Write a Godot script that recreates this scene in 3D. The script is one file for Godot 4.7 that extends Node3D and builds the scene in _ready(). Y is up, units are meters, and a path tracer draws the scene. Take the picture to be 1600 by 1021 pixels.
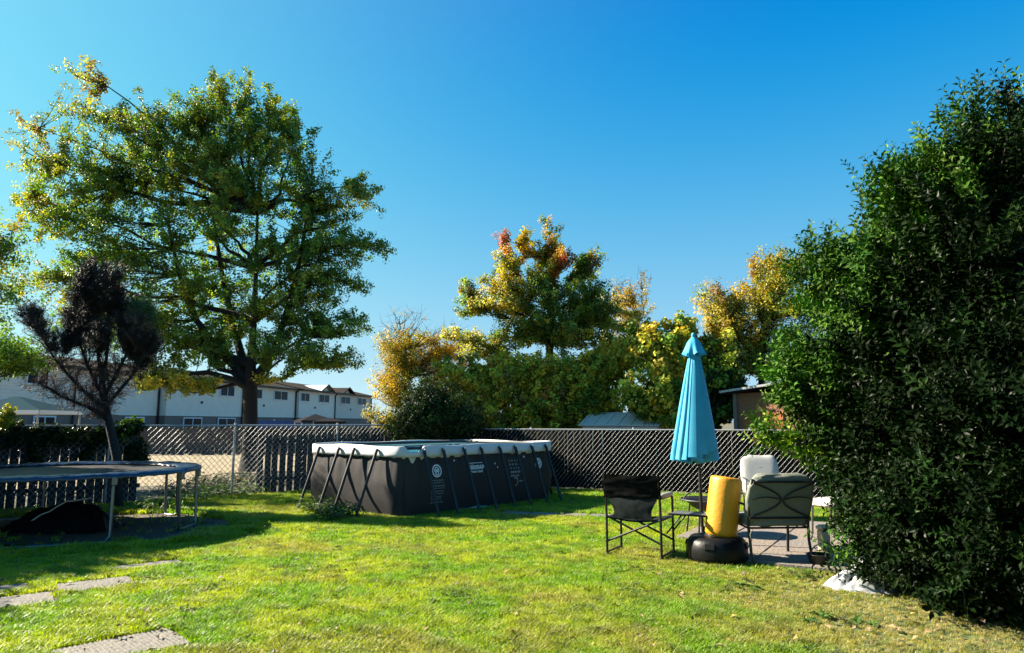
extends Node3D

const FLAT := 0xFFFFFFFF
var rng := RandomNumberGenerator.new()
var noise := FastNoiseLite.new()
var mats := {}


func _ready():
	rng.seed = 7
	noise.seed = 11
	noise.frequency = 0.35
	noise.fractal_octaves = 3
	# ---- camera
	var cam := Camera3D.new()
	cam.name = "camera"
	cam.position = Vector3(0, 1.5, 0)
	cam.rotation.x = atan(150.0 / 1100.0)
	cam.fov = rad_to_deg(2.0 * atan(510.5 / 1100.0))
	cam.near = 0.05
	cam.far = 1500.0
	cam.current = true
	add_child(cam)
	# ---- sky, sun, exposure
	var sun_dir := Vector3(-0.956 * cos(deg_to_rad(32.0)), sin(deg_to_rad(32.0)), -0.295 * cos(deg_to_rad(32.0))).normalized()
	var exposure := 4.3
	var we := WorldEnvironment.new()
	we.name = "environment"
	var env := Environment.new()
	env.background_mode = Environment.BG_SKY
	env.tonemap_mode = Environment.TONE_MAPPER_LINEAR
	env.tonemap_exposure = exposure
	env.sdfgi_enabled = true
	env.ssao_enabled = true
	env.ssil_enabled = true
	var pano := PanoramaSkyMaterial.new()
	pano.panorama = sky_texture(sun_dir, exposure)
	var sky := Sky.new()
	sky.sky_material = pano
	env.sky = sky
	we.environment = env
	add_child(we)
	var sun := DirectionalLight3D.new()
	sun.name = "sun"
	sun.basis = Basis.looking_at(-sun_dir)
	sun.light_energy = 1.6
	sun.light_color = Color(1.0, 0.95, 0.86)
	sun.light_angular_distance = 0.5
	sun.shadow_enabled = true
	add_child(sun)
	make_materials()
	# ---- setting
	setting()
	# ---- large structure
	town_houses()
	fences()
	sheds()
	# ---- plants
	trees()
	right_bush()
	# ---- objects
	pool()
	trampoline()
	umbrella()
	punching_bag()
	camp_chair()
	patio_chairs()
	fire_pit()
	small_things()
	lawn_grass()
	lawn_weeds()


func sky_texture(sun_dir: Vector3, exposure: float) -> Texture2D:
	var w := 512
	var h := 256
	var im := Image.create(w, h, false, Image.FORMAT_RGBF)
	for j in h:
		var el := PI * 0.5 - PI * (j + 0.5) / h
		for i in w:
			var phi := TAU * (i + 0.5) / w
			var d := Vector3(sin(phi) * cos(el), sin(el), -cos(phi) * cos(el))
			var e := maxf(d.y, 0.0)
			var q := clampf(1.0 - e / 0.54, 0.0, 1.0)
			var c := Color(0.50 * pow(q, 2.2), 0.245 + 0.52 * pow(q, 1.15), 0.71 + 0.23 * pow(q, 0.9))
			var up := smoothstep(0.5, 1.0, e)
			c = c.lerp(Color(0.0, 0.15, 0.52), up)
			var g := maxf(d.dot(sun_dir), 0.0)
			c += Color(0.28, 0.56, 0.28) * pow(g, 2.8) + Color(0.4, 0.4, 0.35) * pow(g, 24.0)
			c += Color(0.34, 0.22, 0.06) * pow(maxf(0.5 + 0.5 * d.dot(sun_dir), 0.0), 2.0) * pow(1.0 - e, 7.0)
			if d.y < 0.0:
				c = c.lerp(Color(0.10, 0.12, 0.08), smoothstep(0.0, 0.12, -d.y))
			im.set_pixel(i, j, Color(c.r / exposure, c.g / exposure, c.b / exposure))
	return ImageTexture.create_from_image(im)


# ------------------------------------------------------------------ materials
func lin(r: float, g: float, b: float) -> Color:
	return Color(r, g, b).linear_to_srgb()


func noise_tex(cols: Array, freq: float, sd: int, size := 512, octaves := 4) -> NoiseTexture2D:
	var n := FastNoiseLite.new()
	n.seed = sd
	n.frequency = freq
	n.fractal_octaves = octaves
	var g := Gradient.new()
	g.offsets = PackedFloat32Array()
	g.colors = PackedColorArray()
	var off := PackedFloat32Array()
	var pc := PackedColorArray()
	for i in cols.size():
		off.append(float(i) / maxf(cols.size() - 1, 1) * 0.6 + 0.2)
		pc.append(cols[i])
	g.offsets = off
	g.colors = pc
	var t := NoiseTexture2D.new()
	t.width = size
	t.height = size
	t.seamless = true
	t.noise = n
	t.color_ramp = g
	return t


func mat(key: String, c: Color, rough := 0.7, metal := 0.0) -> StandardMaterial3D:
	var m := StandardMaterial3D.new()
	m.resource_name = key
	m.albedo_color = c
	m.roughness = rough
	m.metallic = metal
	mats[key] = m
	return m


func noisy(key: String, cols: Array, freq: float, scale: float, rough := 0.8, bump := 0.0, metal := 0.0, world := false) -> StandardMaterial3D:
	var m := mat(key, Color.WHITE, rough, metal)
	m.albedo_texture = noise_tex(cols, freq, hash(key) % 1000)
	m.uv1_triplanar = true
	m.uv1_world_triplanar = world
	m.uv1_scale = Vector3.ONE * scale
	if bump > 0.0:
		m.heightmap_enabled = true
		m.heightmap_texture = noise_tex([Color.BLACK, Color.WHITE], 0.04, hash(key) % 1000 + 5, 512, 5)
		m.heightmap_scale = bump
	return m


func leafy(key: String, rough := 0.5, back := Color(0.9, 1.0, 0.5), spec := 0.5) -> StandardMaterial3D:
	var m := mat(key, Color.WHITE, rough)
	m.vertex_color_use_as_albedo = true
	m.cull_mode = BaseMaterial3D.CULL_DISABLED
	m.backlight_enabled = true
	m.backlight = back
	m.metallic_specular = spec
	return m


func make_materials():
	noisy("earth", [lin(.05, .045, .03), lin(.10, .085, .05), lin(.07, .07, .03)], 0.02, 0.12, 0.95, 2.0, 0.0, true)
	noisy("lawn_soil", [lin(.035, .055, .012), lin(.07, .10, .02), lin(.09, .085, .035)], 0.02, 0.25, 0.95, 2.0, 0.0, true)
	noisy("dry_soil", [lin(.17, .13, .075), lin(.24, .185, .11), lin(.14, .115, .065)], 0.02, 0.15, 0.95, 3.0, 0.0, true)
	noisy("scrub", [lin(.035, .035, .018), lin(.075, .06, .035), lin(.05, .055, .02)], 0.03, 0.4, 0.95, 2.0, 0.0, true)  # scrubby ground, darkened for the shade on the field edge
	noisy("dirt", [lin(.05, .035, .025), lin(.10, .075, .05), lin(.07, .055, .04)], 0.03, 0.5, 0.95, 2.0, 0.0, true)
	noisy("concrete", [lin(.10, .092, .078), lin(.15, .138, .118), lin(.125, .115, .10)], 0.03, 0.9, 0.9, 0.6, 0.0, true)
	noisy("paver_tan", [lin(.135, .105, .085), lin(.185, .148, .12), lin(.16, .135, .115)], 0.03, 0.9, 0.9, 0.5, 0.0, true)
	noisy("paver_grey", [lin(.13, .108, .095), lin(.17, .147, .13), lin(.12, .108, .10)], 0.03, 0.9, 0.9, 0.5, 0.0, true)
	noisy("bark", [lin(.011, .0095, .0085), lin(.024, .021, .019), lin(.015, .013, .012)], 0.05, 1.5, 0.95, 1.5)
	noisy("bark_brown", [lin(.022, .014, .011), lin(.05, .03, .023), lin(.03, .02, .017)], 0.05, 1.5, 0.95, 1.0)
	noisy("siding", [lin(.86, .74, .60), lin(.92, .80, .66)], 0.01, 0.2, 0.6)
	noisy("siding_warm", [lin(.70, .59, .47), lin(.76, .65, .53)], 0.01, 0.2, 0.6)
	noisy("brick", [lin(.16, .115, .09), lin(.24, .17, .14), lin(.19, .15, .13)], 0.08, 1.0, 0.9)
	noisy("shingle", [lin(.026, .022, .02), lin(.046, .039, .035), lin(.034, .03, .027)], 0.1, 0.7, 0.95).metallic_specular = 0.1
	mat("dark_trim", lin(.02, .014, .012), 0.5)
	mat("white_trim", lin(.72, .72, .72), 0.5)
	mat("window_glass", lin(.010, .013, .018), 0.12).metallic_specular = 0.2
	noisy("dark_board", [lin(.018, .016, .014), lin(.035, .03, .027), lin(.025, .022, .02)], 0.05, 1.2, 0.9, 0.4)
	noisy("grey_board", [lin(.05, .042, .038), lin(.085, .07, .06), lin(.06, .05, .045)], 0.05, 1.2, 0.9, 0.4)
	mat("galvanized", lin(.22, .22, .22), 0.42, 0.3)
	mat("galvanized_post", lin(.33, .34, .35), 0.45, 0.5)
	mat("wire_grey", lin(.26, .27, .27), 0.45, 0.3)
	mat("black_slat", lin(.007, .007, .008), 0.7).metallic_specular = 0.2
	noisy("shed_brown", [lin(.16, .075, .035), lin(.24, .115, .055), lin(.19, .09, .045)], 0.05, 1.5, 0.85, 0.3)
	noisy("shed_orange", [lin(.26, .085, .022), lin(.33, .115, .032)], 0.03, 1.5, 0.8, 0.2)
	noisy("shed_grey", [lin(.52, .50, .46), lin(.60, .58, .54), lin(.56, .54, .50)], 0.02, 0.8, 0.5, 0.0, 0.2)
	mat("shed_white", lin(.62, .60, .56), 0.6)
	mat("canopy_teal", lin(.02, .045, .06), 0.9).metallic_specular = 0.05
	mat("canopy_dark", lin(.025, .025, .028), 0.9).metallic_specular = 0.05
	mat("tarp_blue", lin(.015, .06, .22), 0.5)
	noisy("pool_liner", [lin(.026, .0245, .026), lin(.043, .041, .043)], 0.12, 3.0, 0.65, 0.25).metallic_specular = 0.22
	mat("pool_rim", lin(.46, .465, .48), 0.45)
	mat("pool_inside", lin(.22, .56, .60), 0.35)
	var wt := mat("pool_water", Color(0.55, 0.85, 0.9, 0.35), 0.05)
	wt.transparency = BaseMaterial3D.TRANSPARENCY_ALPHA
	mat("dark_metal", lin(.012, .012, .015), 0.4, 0.3)
	mat("white_print", lin(.62, .64, .68), 0.6)
	mat("print_grey", lin(.22, .24, .27), 0.7)
	mat("steel", lin(.16, .17, .18), 0.38, 0.8)
	mat("mat_black", lin(.03, .03, .034), 0.45)
	mat("pad_blue", lin(.012, .03, .07), 0.26)
	mat("tub_blue", lin(.03, .10, .18), 0.3)
	mat("tarp_black", lin(.006, .006, .007), 0.5).metallic_specular = 0.25
	mat("rope_white", lin(.5, .5, .48), 0.8)
	var um := noisy("umbrella_blue", [lin(.028, .33, .54), lin(.042, .39, .60)], 0.01, 0.6, 0.7)
	um.backlight_enabled = true
	um.backlight = Color(0.45, 0.55, 0.6)
	um.cull_mode = BaseMaterial3D.CULL_DISABLED
	noisy("bag_yellow", [lin(.44, .195, .002), lin(.52, .235, .003), lin(.48, .215, .0025)], 0.06, 1.2, 0.5, 0.15)
	noisy("bag_base", [lin(.004, .004, .0045), lin(.008, .008, .0085)], 0.04, 1.5, 0.42, 0.1).metallic_specular = 0.3
	mat("chair_black", lin(.006, .006, .0065), 0.8).metallic_specular = 0.12
	mat("chair_grey", lin(.018, .021, .022), 0.75).metallic_specular = 0.12
	mat("armrest", lin(.22, .22, .23), 0.6)
	mat("table_top", lin(.10, .105, .11), 0.35)
	mat("chair_frame", lin(.10, .09, .08), 0.4, 0.4)
	mat("chair_frame_dark", lin(.02, .019, .018), 0.45, 0.3)
	var cu := noisy("cushion_green", [lin(.13, .138, .118), lin(.17, .178, .152)], 0.05, 1.5, 0.85)
	cu.backlight_enabled = true
	cu.backlight = Color(0.25, 0.3, 0.25)
	noisy("cushion_white", [lin(.33, .325, .31), lin(.39, .385, .37)], 0.05, 1.5, 0.85)
	mat("cream", lin(.34, .30, .22), 0.5)
	mat("fire_bowl", lin(.02, .018, .017), 0.55, 0.4)
	mat("mesh_dark", lin(.05, .05, .05), 0.5, 0.5)
	var pb := noisy("plastic_white", [lin(.36, .375, .40), lin(.43, .44, .46)], 0.02, 1.0, 0.35)
	pb.backlight_enabled = true
	pb.backlight = Color(0.4, 0.4, 0.42)
	mat("ornament_orange", lin(.55, .20, .04), 0.6)
	leafy("maple_leaf", 0.45, Color(0.95, 1.0, 0.45))
	leafy("gold_leaf", 0.5, Color(1.0, 0.95, 0.5))
	leafy("vine_leaf", 0.5, Color(0.7, 0.7, 0.35), 0.25)
	leafy("hedge_leaf", 0.36, Color(0.35, 0.5, 0.12), 0.14)
	var sl := leafy("shoot_leaf", 0.4, Color(0.22, 0.3, 0.12), 0.3)
	sl.vertex_color_use_as_albedo = false
	sl.albedo_color = lin(.018, .042, .009)
	leafy("needle", 0.6, Color(0.2, 0.2, 0.1))
	leafy("grass_blade", 0.5, Color(0.95, 1.0, 0.4))
	leafy("dry_leaf", 0.7, Color(0.4, 0.35, 0.2))


# ------------------------------------------------------------------ mesh helpers
func st() -> SurfaceTool:
	var s := SurfaceTool.new()
	s.begin(Mesh.PRIMITIVE_TRIANGLES)
	s.set_smooth_group(FLAT)
	return s


func tri(s: SurfaceTool, a: Vector3, b: Vector3, c: Vector3):   # counter-clockwise from outside
	s.set_uv(Vector2(0, 0)); s.add_vertex(a)
	s.set_uv(Vector2(0, 1)); s.add_vertex(c)
	s.set_uv(Vector2(1, 0)); s.add_vertex(b)


func quad(s: SurfaceTool, a: Vector3, b: Vector3, c: Vector3, d: Vector3):
	s.set_uv(Vector2(0, 1)); s.add_vertex(a)
	s.set_uv(Vector2(1, 0)); s.add_vertex(c)
	s.set_uv(Vector2(1, 1)); s.add_vertex(b)
	s.set_uv(Vector2(0, 1)); s.add_vertex(a)
	s.set_uv(Vector2(0, 0)); s.add_vertex(d)
	s.set_uv(Vector2(1, 0)); s.add_vertex(c)


func box(s: SurfaceTool, c: Vector3, z: Vector3, b := Basis.IDENTITY, bev := 0.0):
	s.set_smooth_group(FLAT)
	var h := z * 0.5
	if bev <= 0.0:
		var p := []
		for i in 8:
			p.append(c + b * Vector3(h.x if i & 1 else -h.x, h.y if i & 2 else -h.y, h.z if i & 4 else -h.z))
		quad(s, p[4], p[5], p[7], p[6])
		quad(s, p[1], p[0], p[2], p[3])
		quad(s, p[5], p[1], p[3], p[7])
		quad(s, p[0], p[4], p[6], p[2])
		quad(s, p[6], p[7], p[3], p[2])
		quad(s, p[0], p[1], p[5], p[4])
		return
	bev = minf(bev, minf(h.x, minf(h.y, h.z)) * 0.9)
	var ax := [Vector3.RIGHT, Vector3.UP, Vector3.BACK]
	for i in 3:
		var u: Vector3 = ax[(i + 1) % 3]
		var v: Vector3 = ax[(i + 2) % 3]
		var n: Vector3 = ax[i]
		var hu := h[(i + 1) % 3] - bev
		var hv := h[(i + 2) % 3] - bev
		for sg in [1.0, -1.0]:
			var o: Vector3 = n * h[i] * sg
			var q := [o - u * hu - v * hv, o + u * hu - v * hv, o + u * hu + v * hv, o - u * hu + v * hv]
			if sg < 0:
				q.reverse()
			quad(s, c + b * q[0], c + b * q[1], c + b * q[2], c + b * q[3])
			for sv in [1.0, -1.0]:
				# edge between face (i, sg) and face (i + 1, sv), along axis i + 2
				var hn := h[i] - bev
				var fu := h[(i + 1) % 3]
				var e := [n * h[i] * sg + u * (fu - bev) * sv - v * hv, n * hn * sg + u * fu * sv - v * hv, n * hn * sg + u * fu * sv + v * hv, n * h[i] * sg + u * (fu - bev) * sv + v * hv]
				if sg * sv < 0:
					e.reverse()
				quad(s, c + b * e[0], c + b * e[1], c + b * e[2], c + b * e[3])
	for i in 8:
		var g := Vector3(1 if i & 1 else -1, 1 if i & 2 else -1, 1 if i & 4 else -1)
		var t := [Vector3(h.x, h.y - bev, h.z - bev) * g, Vector3(h.x - bev, h.y, h.z - bev) * g, Vector3(h.x - bev, h.y - bev, h.z) * g]
		if g.x * g.y * g.z < 0:
			t.reverse()
		tri(s, c + b * t[0], c + b * t[1], c + b * t[2])


func tube(s: SurfaceTool, pts: Array, radii, sides := 8, closed := false, caps := true):
	s.set_smooth_group(1)
	var n := pts.size()
	var rings := []
	var prev := Vector3.ZERO
	for i in n:
		var a: Vector3 = pts[(i - 1 + n) % n] if closed or i > 0 else pts[i]
		var b: Vector3 = pts[(i + 1) % n] if closed or i < n - 1 else pts[i]
		var t := (b - a).normalized()
		if prev == Vector3.ZERO:
			prev = t.cross(Vector3.UP if absf(t.y) < 0.9 else Vector3.RIGHT).normalized()
		prev = (prev - t * prev.dot(t)).normalized()
		var w := t.cross(prev)
		var r: float = radii[i] if radii is Array else radii
		var ring := []
		for k in sides:
			var g := TAU * k / sides
			ring.append(pts[i] + (prev * cos(g) + w * sin(g)) * r)
		rings.append(ring)
	for i in (n if closed else n - 1):
		var p: Array = rings[i]
		var q: Array = rings[(i + 1) % n]
		for k in sides:
			var k2 := (k + 1) % sides
			quad(s, p[k], p[k2], q[k2], q[k])
	if caps and not closed:
		s.set_smooth_group(FLAT)
		for k in sides:
			tri(s, pts[0], rings[0][(k + 1) % sides], rings[0][k])
			tri(s, pts[n - 1], rings[n - 1][k], rings[n - 1][(k + 1) % sides])
	s.set_smooth_group(FLAT)


func grid(s: SurfaceTool, nu: int, nv: int, f: Callable, smooth := true):
	s.set_smooth_group(1 if smooth else FLAT)
	var p := []
	for j in nv + 1:
		for i in nu + 1:
			p.append(f.call(float(i) / nu, float(j) / nv))
	for j in nv:
		for i in nu:
			var a := j * (nu + 1) + i
			var u0 := float(i) / nu
			var u1 := float(i + 1) / nu
			var v0 := float(j) / nv
			var v1 := float(j + 1) / nv
			var q := [p[a], p[a + 1], p[a + nu + 2], p[a + nu + 1]]
			var uv := [Vector2(u0, v0), Vector2(u1, v0), Vector2(u1, v1), Vector2(u0, v1)]
			for k in [0, 2, 1, 0, 3, 2]:
				s.set_uv(uv[k])
				s.add_vertex(q[k])
	s.set_smooth_group(FLAT)


func lathe(s: SurfaceTool, prof: Array, seg := 24, x := Transform3D.IDENTITY):
	# profile of Vector2(radius, height) from bottom to top
	grid(s, seg, prof.size() - 1, func(u, v):
		var q: Vector2 = prof[roundi(v * (prof.size() - 1))]
		var g: float = -TAU * (0.0 if u == 1.0 else u)
		return x * Vector3(q.x * cos(g), q.y, q.x * sin(g)))


func cushion(s: SurfaceTool, c: Vector3, z: Vector3, b := Basis.IDENTITY, pw := 0.35, wob := 0.0):
	grid(s, 28, 14, func(u, v):
		var a: float = -TAU * (0.0 if u == 1.0 else u)
		var e: float = PI * (v - 0.5)
		var d := Vector3(cos(e) * cos(a), sin(e), cos(e) * sin(a))
		var q := Vector3(signf(d.x) * pow(absf(d.x), pw), signf(d.y) * pow(absf(d.y), pw), signf(d.z) * pow(absf(d.z), pw))
		q *= 1.0 + wob * noise.get_noise_3d(q.x * 5.0 + c.x * 9.0, q.y * 5.0, q.z * 5.0 + c.z * 7.0)
		return c + b * (q * z * 0.5))


func obj(called: String, s: SurfaceTool, m, parent: Node = null) -> MeshInstance3D:
	s.generate_normals()
	s.index()
	var o := MeshInstance3D.new()
	o.name = called
	o.mesh = s.commit()
	o.material_override = mats[m] if m is String else m
	(parent if parent else self).add_child(o, true)
	return o


func copy_mesh(called: String, o: MeshInstance3D, parent: Node, x: Transform3D, m = null) -> MeshInstance3D:
	var c := MeshInstance3D.new()
	c.name = called
	c.mesh = o.mesh
	c.material_override = mats[m] if m else o.material_override
	c.transform = x
	parent.add_child(c, true)
	return c


var taken := {}
func numbered(called: String) -> String:
	var n: int = taken.get(called, 0)
	taken[called] = n + 1
	return called if n == 0 else "%s_%03d" % [called, n]


func thing(called: String, label: String, category: String, at := Vector3.ZERO, turn := 0.0, group := "") -> Node3D:
	var o := Node3D.new()
	o.name = numbered(called)
	o.position = at
	o.rotation.y = turn
	add_child(o)
	tag(o, label, category, group)
	return o


func tag(o: Node, label: String, category: String, group := ""):
	if label: o.set_meta("label", label)
	if category: o.set_meta("category", category)
	if group: o.set_meta("group", group)


func struct(called: String, s: SurfaceTool, m, label := "") -> MeshInstance3D:
	var o := obj(called, s, m)
	o.set_meta("kind", "structure")
	if label: o.set_meta("label", label)
	return o


func many(called: String, mesh: Mesh, m, xs: Array, cols: PackedColorArray, parent: Node = null) -> MultiMeshInstance3D:
	var mm := MultiMesh.new()
	mm.transform_format = MultiMesh.TRANSFORM_3D
	mm.use_colors = true
	mm.mesh = mesh
	mm.instance_count = xs.size()
	for i in xs.size():
		mm.set_instance_transform(i, xs[i])
		mm.set_instance_color(i, cols[i])
	var o := MultiMeshInstance3D.new()
	o.name = called
	o.multimesh = mm
	o.material_override = mats[m]
	o.set_meta("kind", "stuff")
	(parent if parent else self).add_child(o, true)
	return o


func rv() -> Vector3:
	var v := Vector3(rng.randf_range(-1, 1), rng.randf_range(-1, 1), rng.randf_range(-1, 1))
	while v.length_squared() > 1.0 or v.length_squared() < 0.001:
		v = Vector3(rng.randf_range(-1, 1), rng.randf_range(-1, 1), rng.randf_range(-1, 1))
	return v


func aim(dir: Vector3, roll: float, scale: float) -> Basis:   # +y of the mesh points along dir
	var y := dir.normalized()
	var x := y.cross(Vector3.FORWARD if absf(y.z) < 0.9 else Vector3.RIGHT).normalized()
	var b := Basis(x, y, x.cross(y))
	return (b * Basis(Vector3.UP, roll)).scaled_local(Vector3.ONE * scale)


# ------------------------------------------------------------------ leaves
func leaf(s: SurfaceTool, base: Vector3, dir: Vector3, up: Vector3, ln: float, wd: float, curl := 0.15):
	var d := dir.normalized()
	var side := d.cross(up).normalized()
	var n := side.cross(d)
	var m := base + d * ln * 0.45 - n * ln * 0.04
	var t := base + d * ln - n * ln * curl
	var l := m - side * wd * 0.5 + n * wd * 0.16
	var r := m + side * wd * 0.5 + n * wd * 0.16
	tri(s, base, m, l)
	tri(s, l, m, t)
	tri(s, base, r, m)
	tri(s, m, r, t)


func sprig_mesh(count: int, stem: float, ln: float, wd: float, droop: float, pairs := false, sd := 1) -> Mesh:
	var r := RandomNumberGenerator.new()
	r.seed = sd
	var s := st()
	for i in count:
		var k := (floorf(i / 2.0) * 2.0 if pairs else float(i)) / maxf(count - 1, 1)
		var g := (i % 2) * PI + floorf(i / 2.0) * 1.45 if pairs else r.randf() * TAU
		var out := Vector3(cos(g), 0, sin(g))
		var d := out + Vector3.UP * (0.75 if pairs else r.randf_range(-0.6, 0.8)) + Vector3.DOWN * droop
		if not pairs:
			d += Vector3(r.randf_range(-.4, .4), 0, r.randf_range(-.4, .4))
		var z := (1.0 - 0.45 * k if pairs else r.randf_range(0.7, 1.2))
		leaf(s, Vector3.UP * stem * k + out * stem * (0.02 if pairs else r.randf_range(0.0, 0.35)), d, Vector3.UP + out * 0.3 + Vector3(r.randf_range(-.5, .5), 0, r.randf_range(-.5, .5)), ln * z, wd * z, 0.22)
	if pairs:
		tube(s, [Vector3.ZERO, Vector3.UP * stem], [0.004, 0.002], 3, false, false)
	s.generate_normals()
	s.index()
	return s.commit()


func needle_mesh(sd: int) -> Mesh:
	var r := RandomNumberGenerator.new()
	r.seed = sd
	var s := st()
	for i in 46:
		var k := i / 46.0
		var g := i * 2.4
		var d := Vector3(cos(g), 0.75, sin(g)).normalized()
		var b := Vector3.UP * 0.22 * k
		var w := d.cross(Vector3(r.randf() - .5, r.randf() - .5, r.randf() - .5)).normalized() * 0.004
		tri(s, b - w, b + w, b + d * r.randf_range(0.06, 0.1))
	s.generate_normals()
	return s.commit()


var extra_wood := []   # points of main limbs built before tree() is called


# a tree: trunk, limbs (one to each blob of the crown), twigs, crown
# blob: [centre, radii, clusters, palette, cluster radius, sprigs per cluster]
func tree(root: Node3D, trunk: Array, trunk_r: Array, fork: int, blobs: Array, sprig: Mesh, leaf_mat: String, bark := "bark", limb_r := 0.11, up_bias := 0.2, spread_hole := 0.15, scale := Vector2(0.8, 1.2), twig_r := 0.014, bare := 0, density := 2.0, tight := 0.62):
	var s := st()
	tube(s, trunk, trunk_r, 12)
	# root flare
	obj("trunk", s, bark, root)
	var wood := extra_wood.duplicate()
	extra_wood.clear()
	for i in range(fork, trunk.size()):
		wood.append(trunk[i])
	var tw := st()
	var xs := []
	var cols := PackedColorArray()
	for bl in blobs:
		var c: Vector3 = bl[0]
		var rad: Vector3 = bl[1]
		for limb_no in (bl[6] if bl.size() > 6 else 1):
			# limb
			var from: Vector3 = trunk[fork + rng.randi() % (trunk.size() - fork)]
			var best := 1e9
			var goal: Vector3 = c if limb_no == 0 else c + rv() * rad * 0.75
			for q in range(fork, trunk.size()):
				var cost: float = trunk[q].distance_to(goal) + maxf(0.0, trunk[q].y - goal.y + 0.6) * 2.0
				if cost < best:
					best = cost
					from = trunk[q]
			var to := goal + (Vector3(rad.x * rng.randf_range(-.2, .2), rad.y * 0.5, rad.z * rng.randf_range(-.2, .2)) if bl.size() <= 6 else Vector3(0, 0.3, 0))
			var pts := []
			var rr := []
			var sagv := Vector3(rng.randf_range(-.25, .25), rng.randf_range(-0.3, 0.1), rng.randf_range(-.25, .25))
			for i in 9:
				var t := i / 8.0
				var p := from.lerp(to, t) + sagv * sin(PI * t) + Vector3(noise.get_noise_2d(t * 6.0, c.x * 3.0), noise.get_noise_2d(t * 6.0, c.y * 3.0), noise.get_noise_2d(t * 6.0, c.z * 3.0 + 9.0)) * 0.35 * sin(PI * t)
				pts.append(p)
				rr.append(limb_r * (clampf(rad.length() / 2.2, 0.45, 1.5) if bl.size() <= 6 else 0.8) * lerpf(1.0, 0.14, pow(t, 0.7)))
				if i > 1:
					wood.append(p)
			if limb_r > 0.0:
				var ls := st()
				tube(ls, pts, rr, 7)
				obj("limb", ls, bark, root)
		for k in int(bl[2] * density):
			var d := rv()
			d = d.normalized() * pow(d.length(), 0.55)
			var p := c + d * rad
			if noise.get_noise_3d(p.x * 2.2 + c.x, p.y * 2.2, p.z * 2.2) < -spread_hole - 0.1:
				continue
			# twig
			var near: Vector3 = c
			var bd := 1e9
			for w in range(0, wood.size(), 1):
				var dd: float = wood[w].distance_squared_to(p) + maxf(0.0, wood[w].y - p.y + 0.45) * 3.0
				if dd < bd:
					bd = dd
					near = wood[w]
			var mid := near.lerp(p, 0.5) + Vector3(rng.randf_range(-.12, .12), -0.06 * near.distance_to(p), rng.randf_range(-.12, .12))
			tube(tw, [near, mid, p], [twig_r, twig_r * 0.7, twig_r * 0.3], 4, false, false)
			for q in bare:
				var bt = rv() * bl[4] * 1.3 + Vector3.UP * 0.15
				tube(tw, [p, p + bt * 0.6 + rv() * 0.06, p + bt], [twig_r * 0.4, twig_r * 0.3, twig_r * 0.15], 3, false, false)
			var pal: Array = bl[3]
			var tone: Color = pal[rng.randi() % pal.size()]
			var lum := rng.randf_range(0.75, 1.25)
			for q in bl[5]:
				var reach: float = minf(near.distance_to(p), bl[4] * 2.6)
				var ax := (p - near).normalized()
				var along := rng.randf_range(-1.0, 0.25)
				var off: Vector3 = ax * reach * along + rv() * bl[4] * tight * lerpf(0.45, 0.8, clampf(-along, 0, 1))
				var dir := ax * 0.9 + rv() * 0.9 + Vector3.UP * up_bias
				xs.append(Transform3D(aim(dir, rng.randf() * TAU, rng.randf_range(scale.x, scale.y)), p + off))
				var j := lum * rng.randf_range(0.7, 1.3)
				var t2: Color = tone if rng.randf() < 0.8 else pal[rng.randi() % pal.size()]
				cols.append(Color(t2.r * j * rng.randf_range(.9, 1.1), t2.g * j, t2.b * j))
	var o := obj("twigs", tw, bark, root)
	o.set_meta("kind", "stuff")
	many("crown", sprig, leaf_mat, xs, cols, root)


# ------------------------------------------------------------------ setting
const YARD := [Vector2(-9.6, -11.6), Vector2(-2.16, -17.77), Vector2(9.0, -12.78), Vector2(9.0, 3.0), Vector2(-9.0, 3.0), Vector2(-10.5, -8.0)]
const PAT_O := Vector2(2.02, -8.02)
const PAT_A := Vector2(0.86, 0.51)
const PAT_B := Vector2(0.51, -0.86)
var slabs := []   # [centre, half size, angle] of everything lying in the lawn


func sheet(s: SurfaceTool, poly: PackedVector2Array, y: float):
	var ix := Geometry2D.triangulate_polygon(poly)
	for i in range(0, ix.size(), 3):
		var p := [poly[ix[i]], poly[ix[i + 1]], poly[ix[i + 2]]]
		if (p[1] - p[0]).cross(p[2] - p[0]) > 0.0:
			p.reverse()
		tri(s, Vector3(p[0].x, y, p[0].y), Vector3(p[1].x, y, p[1].y), Vector3(p[2].x, y, p[2].y))


func ellipse(c: Vector2, r: Vector2, n: int, wob: float, turn := 0.0) -> PackedVector2Array:
	var p := PackedVector2Array()
	for i in n:
		var g := TAU * i / n
		p.append(c + (Vector2(cos(g), sin(g)) * r * (1.0 + wob * noise.get_noise_2d(cos(g) * 4.0 + c.x * 7.0, sin(g) * 4.0))).rotated(turn))
	return p


func in_patio(p: Vector2) -> bool:
	var q := p - PAT_O
	var a := q.dot(PAT_A)
	var b := q.dot(PAT_B)
	return a > (0.0 if b < 1.2 else -0.62) and a < 4.2 and b > 0.0 and b < 3.6


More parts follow.
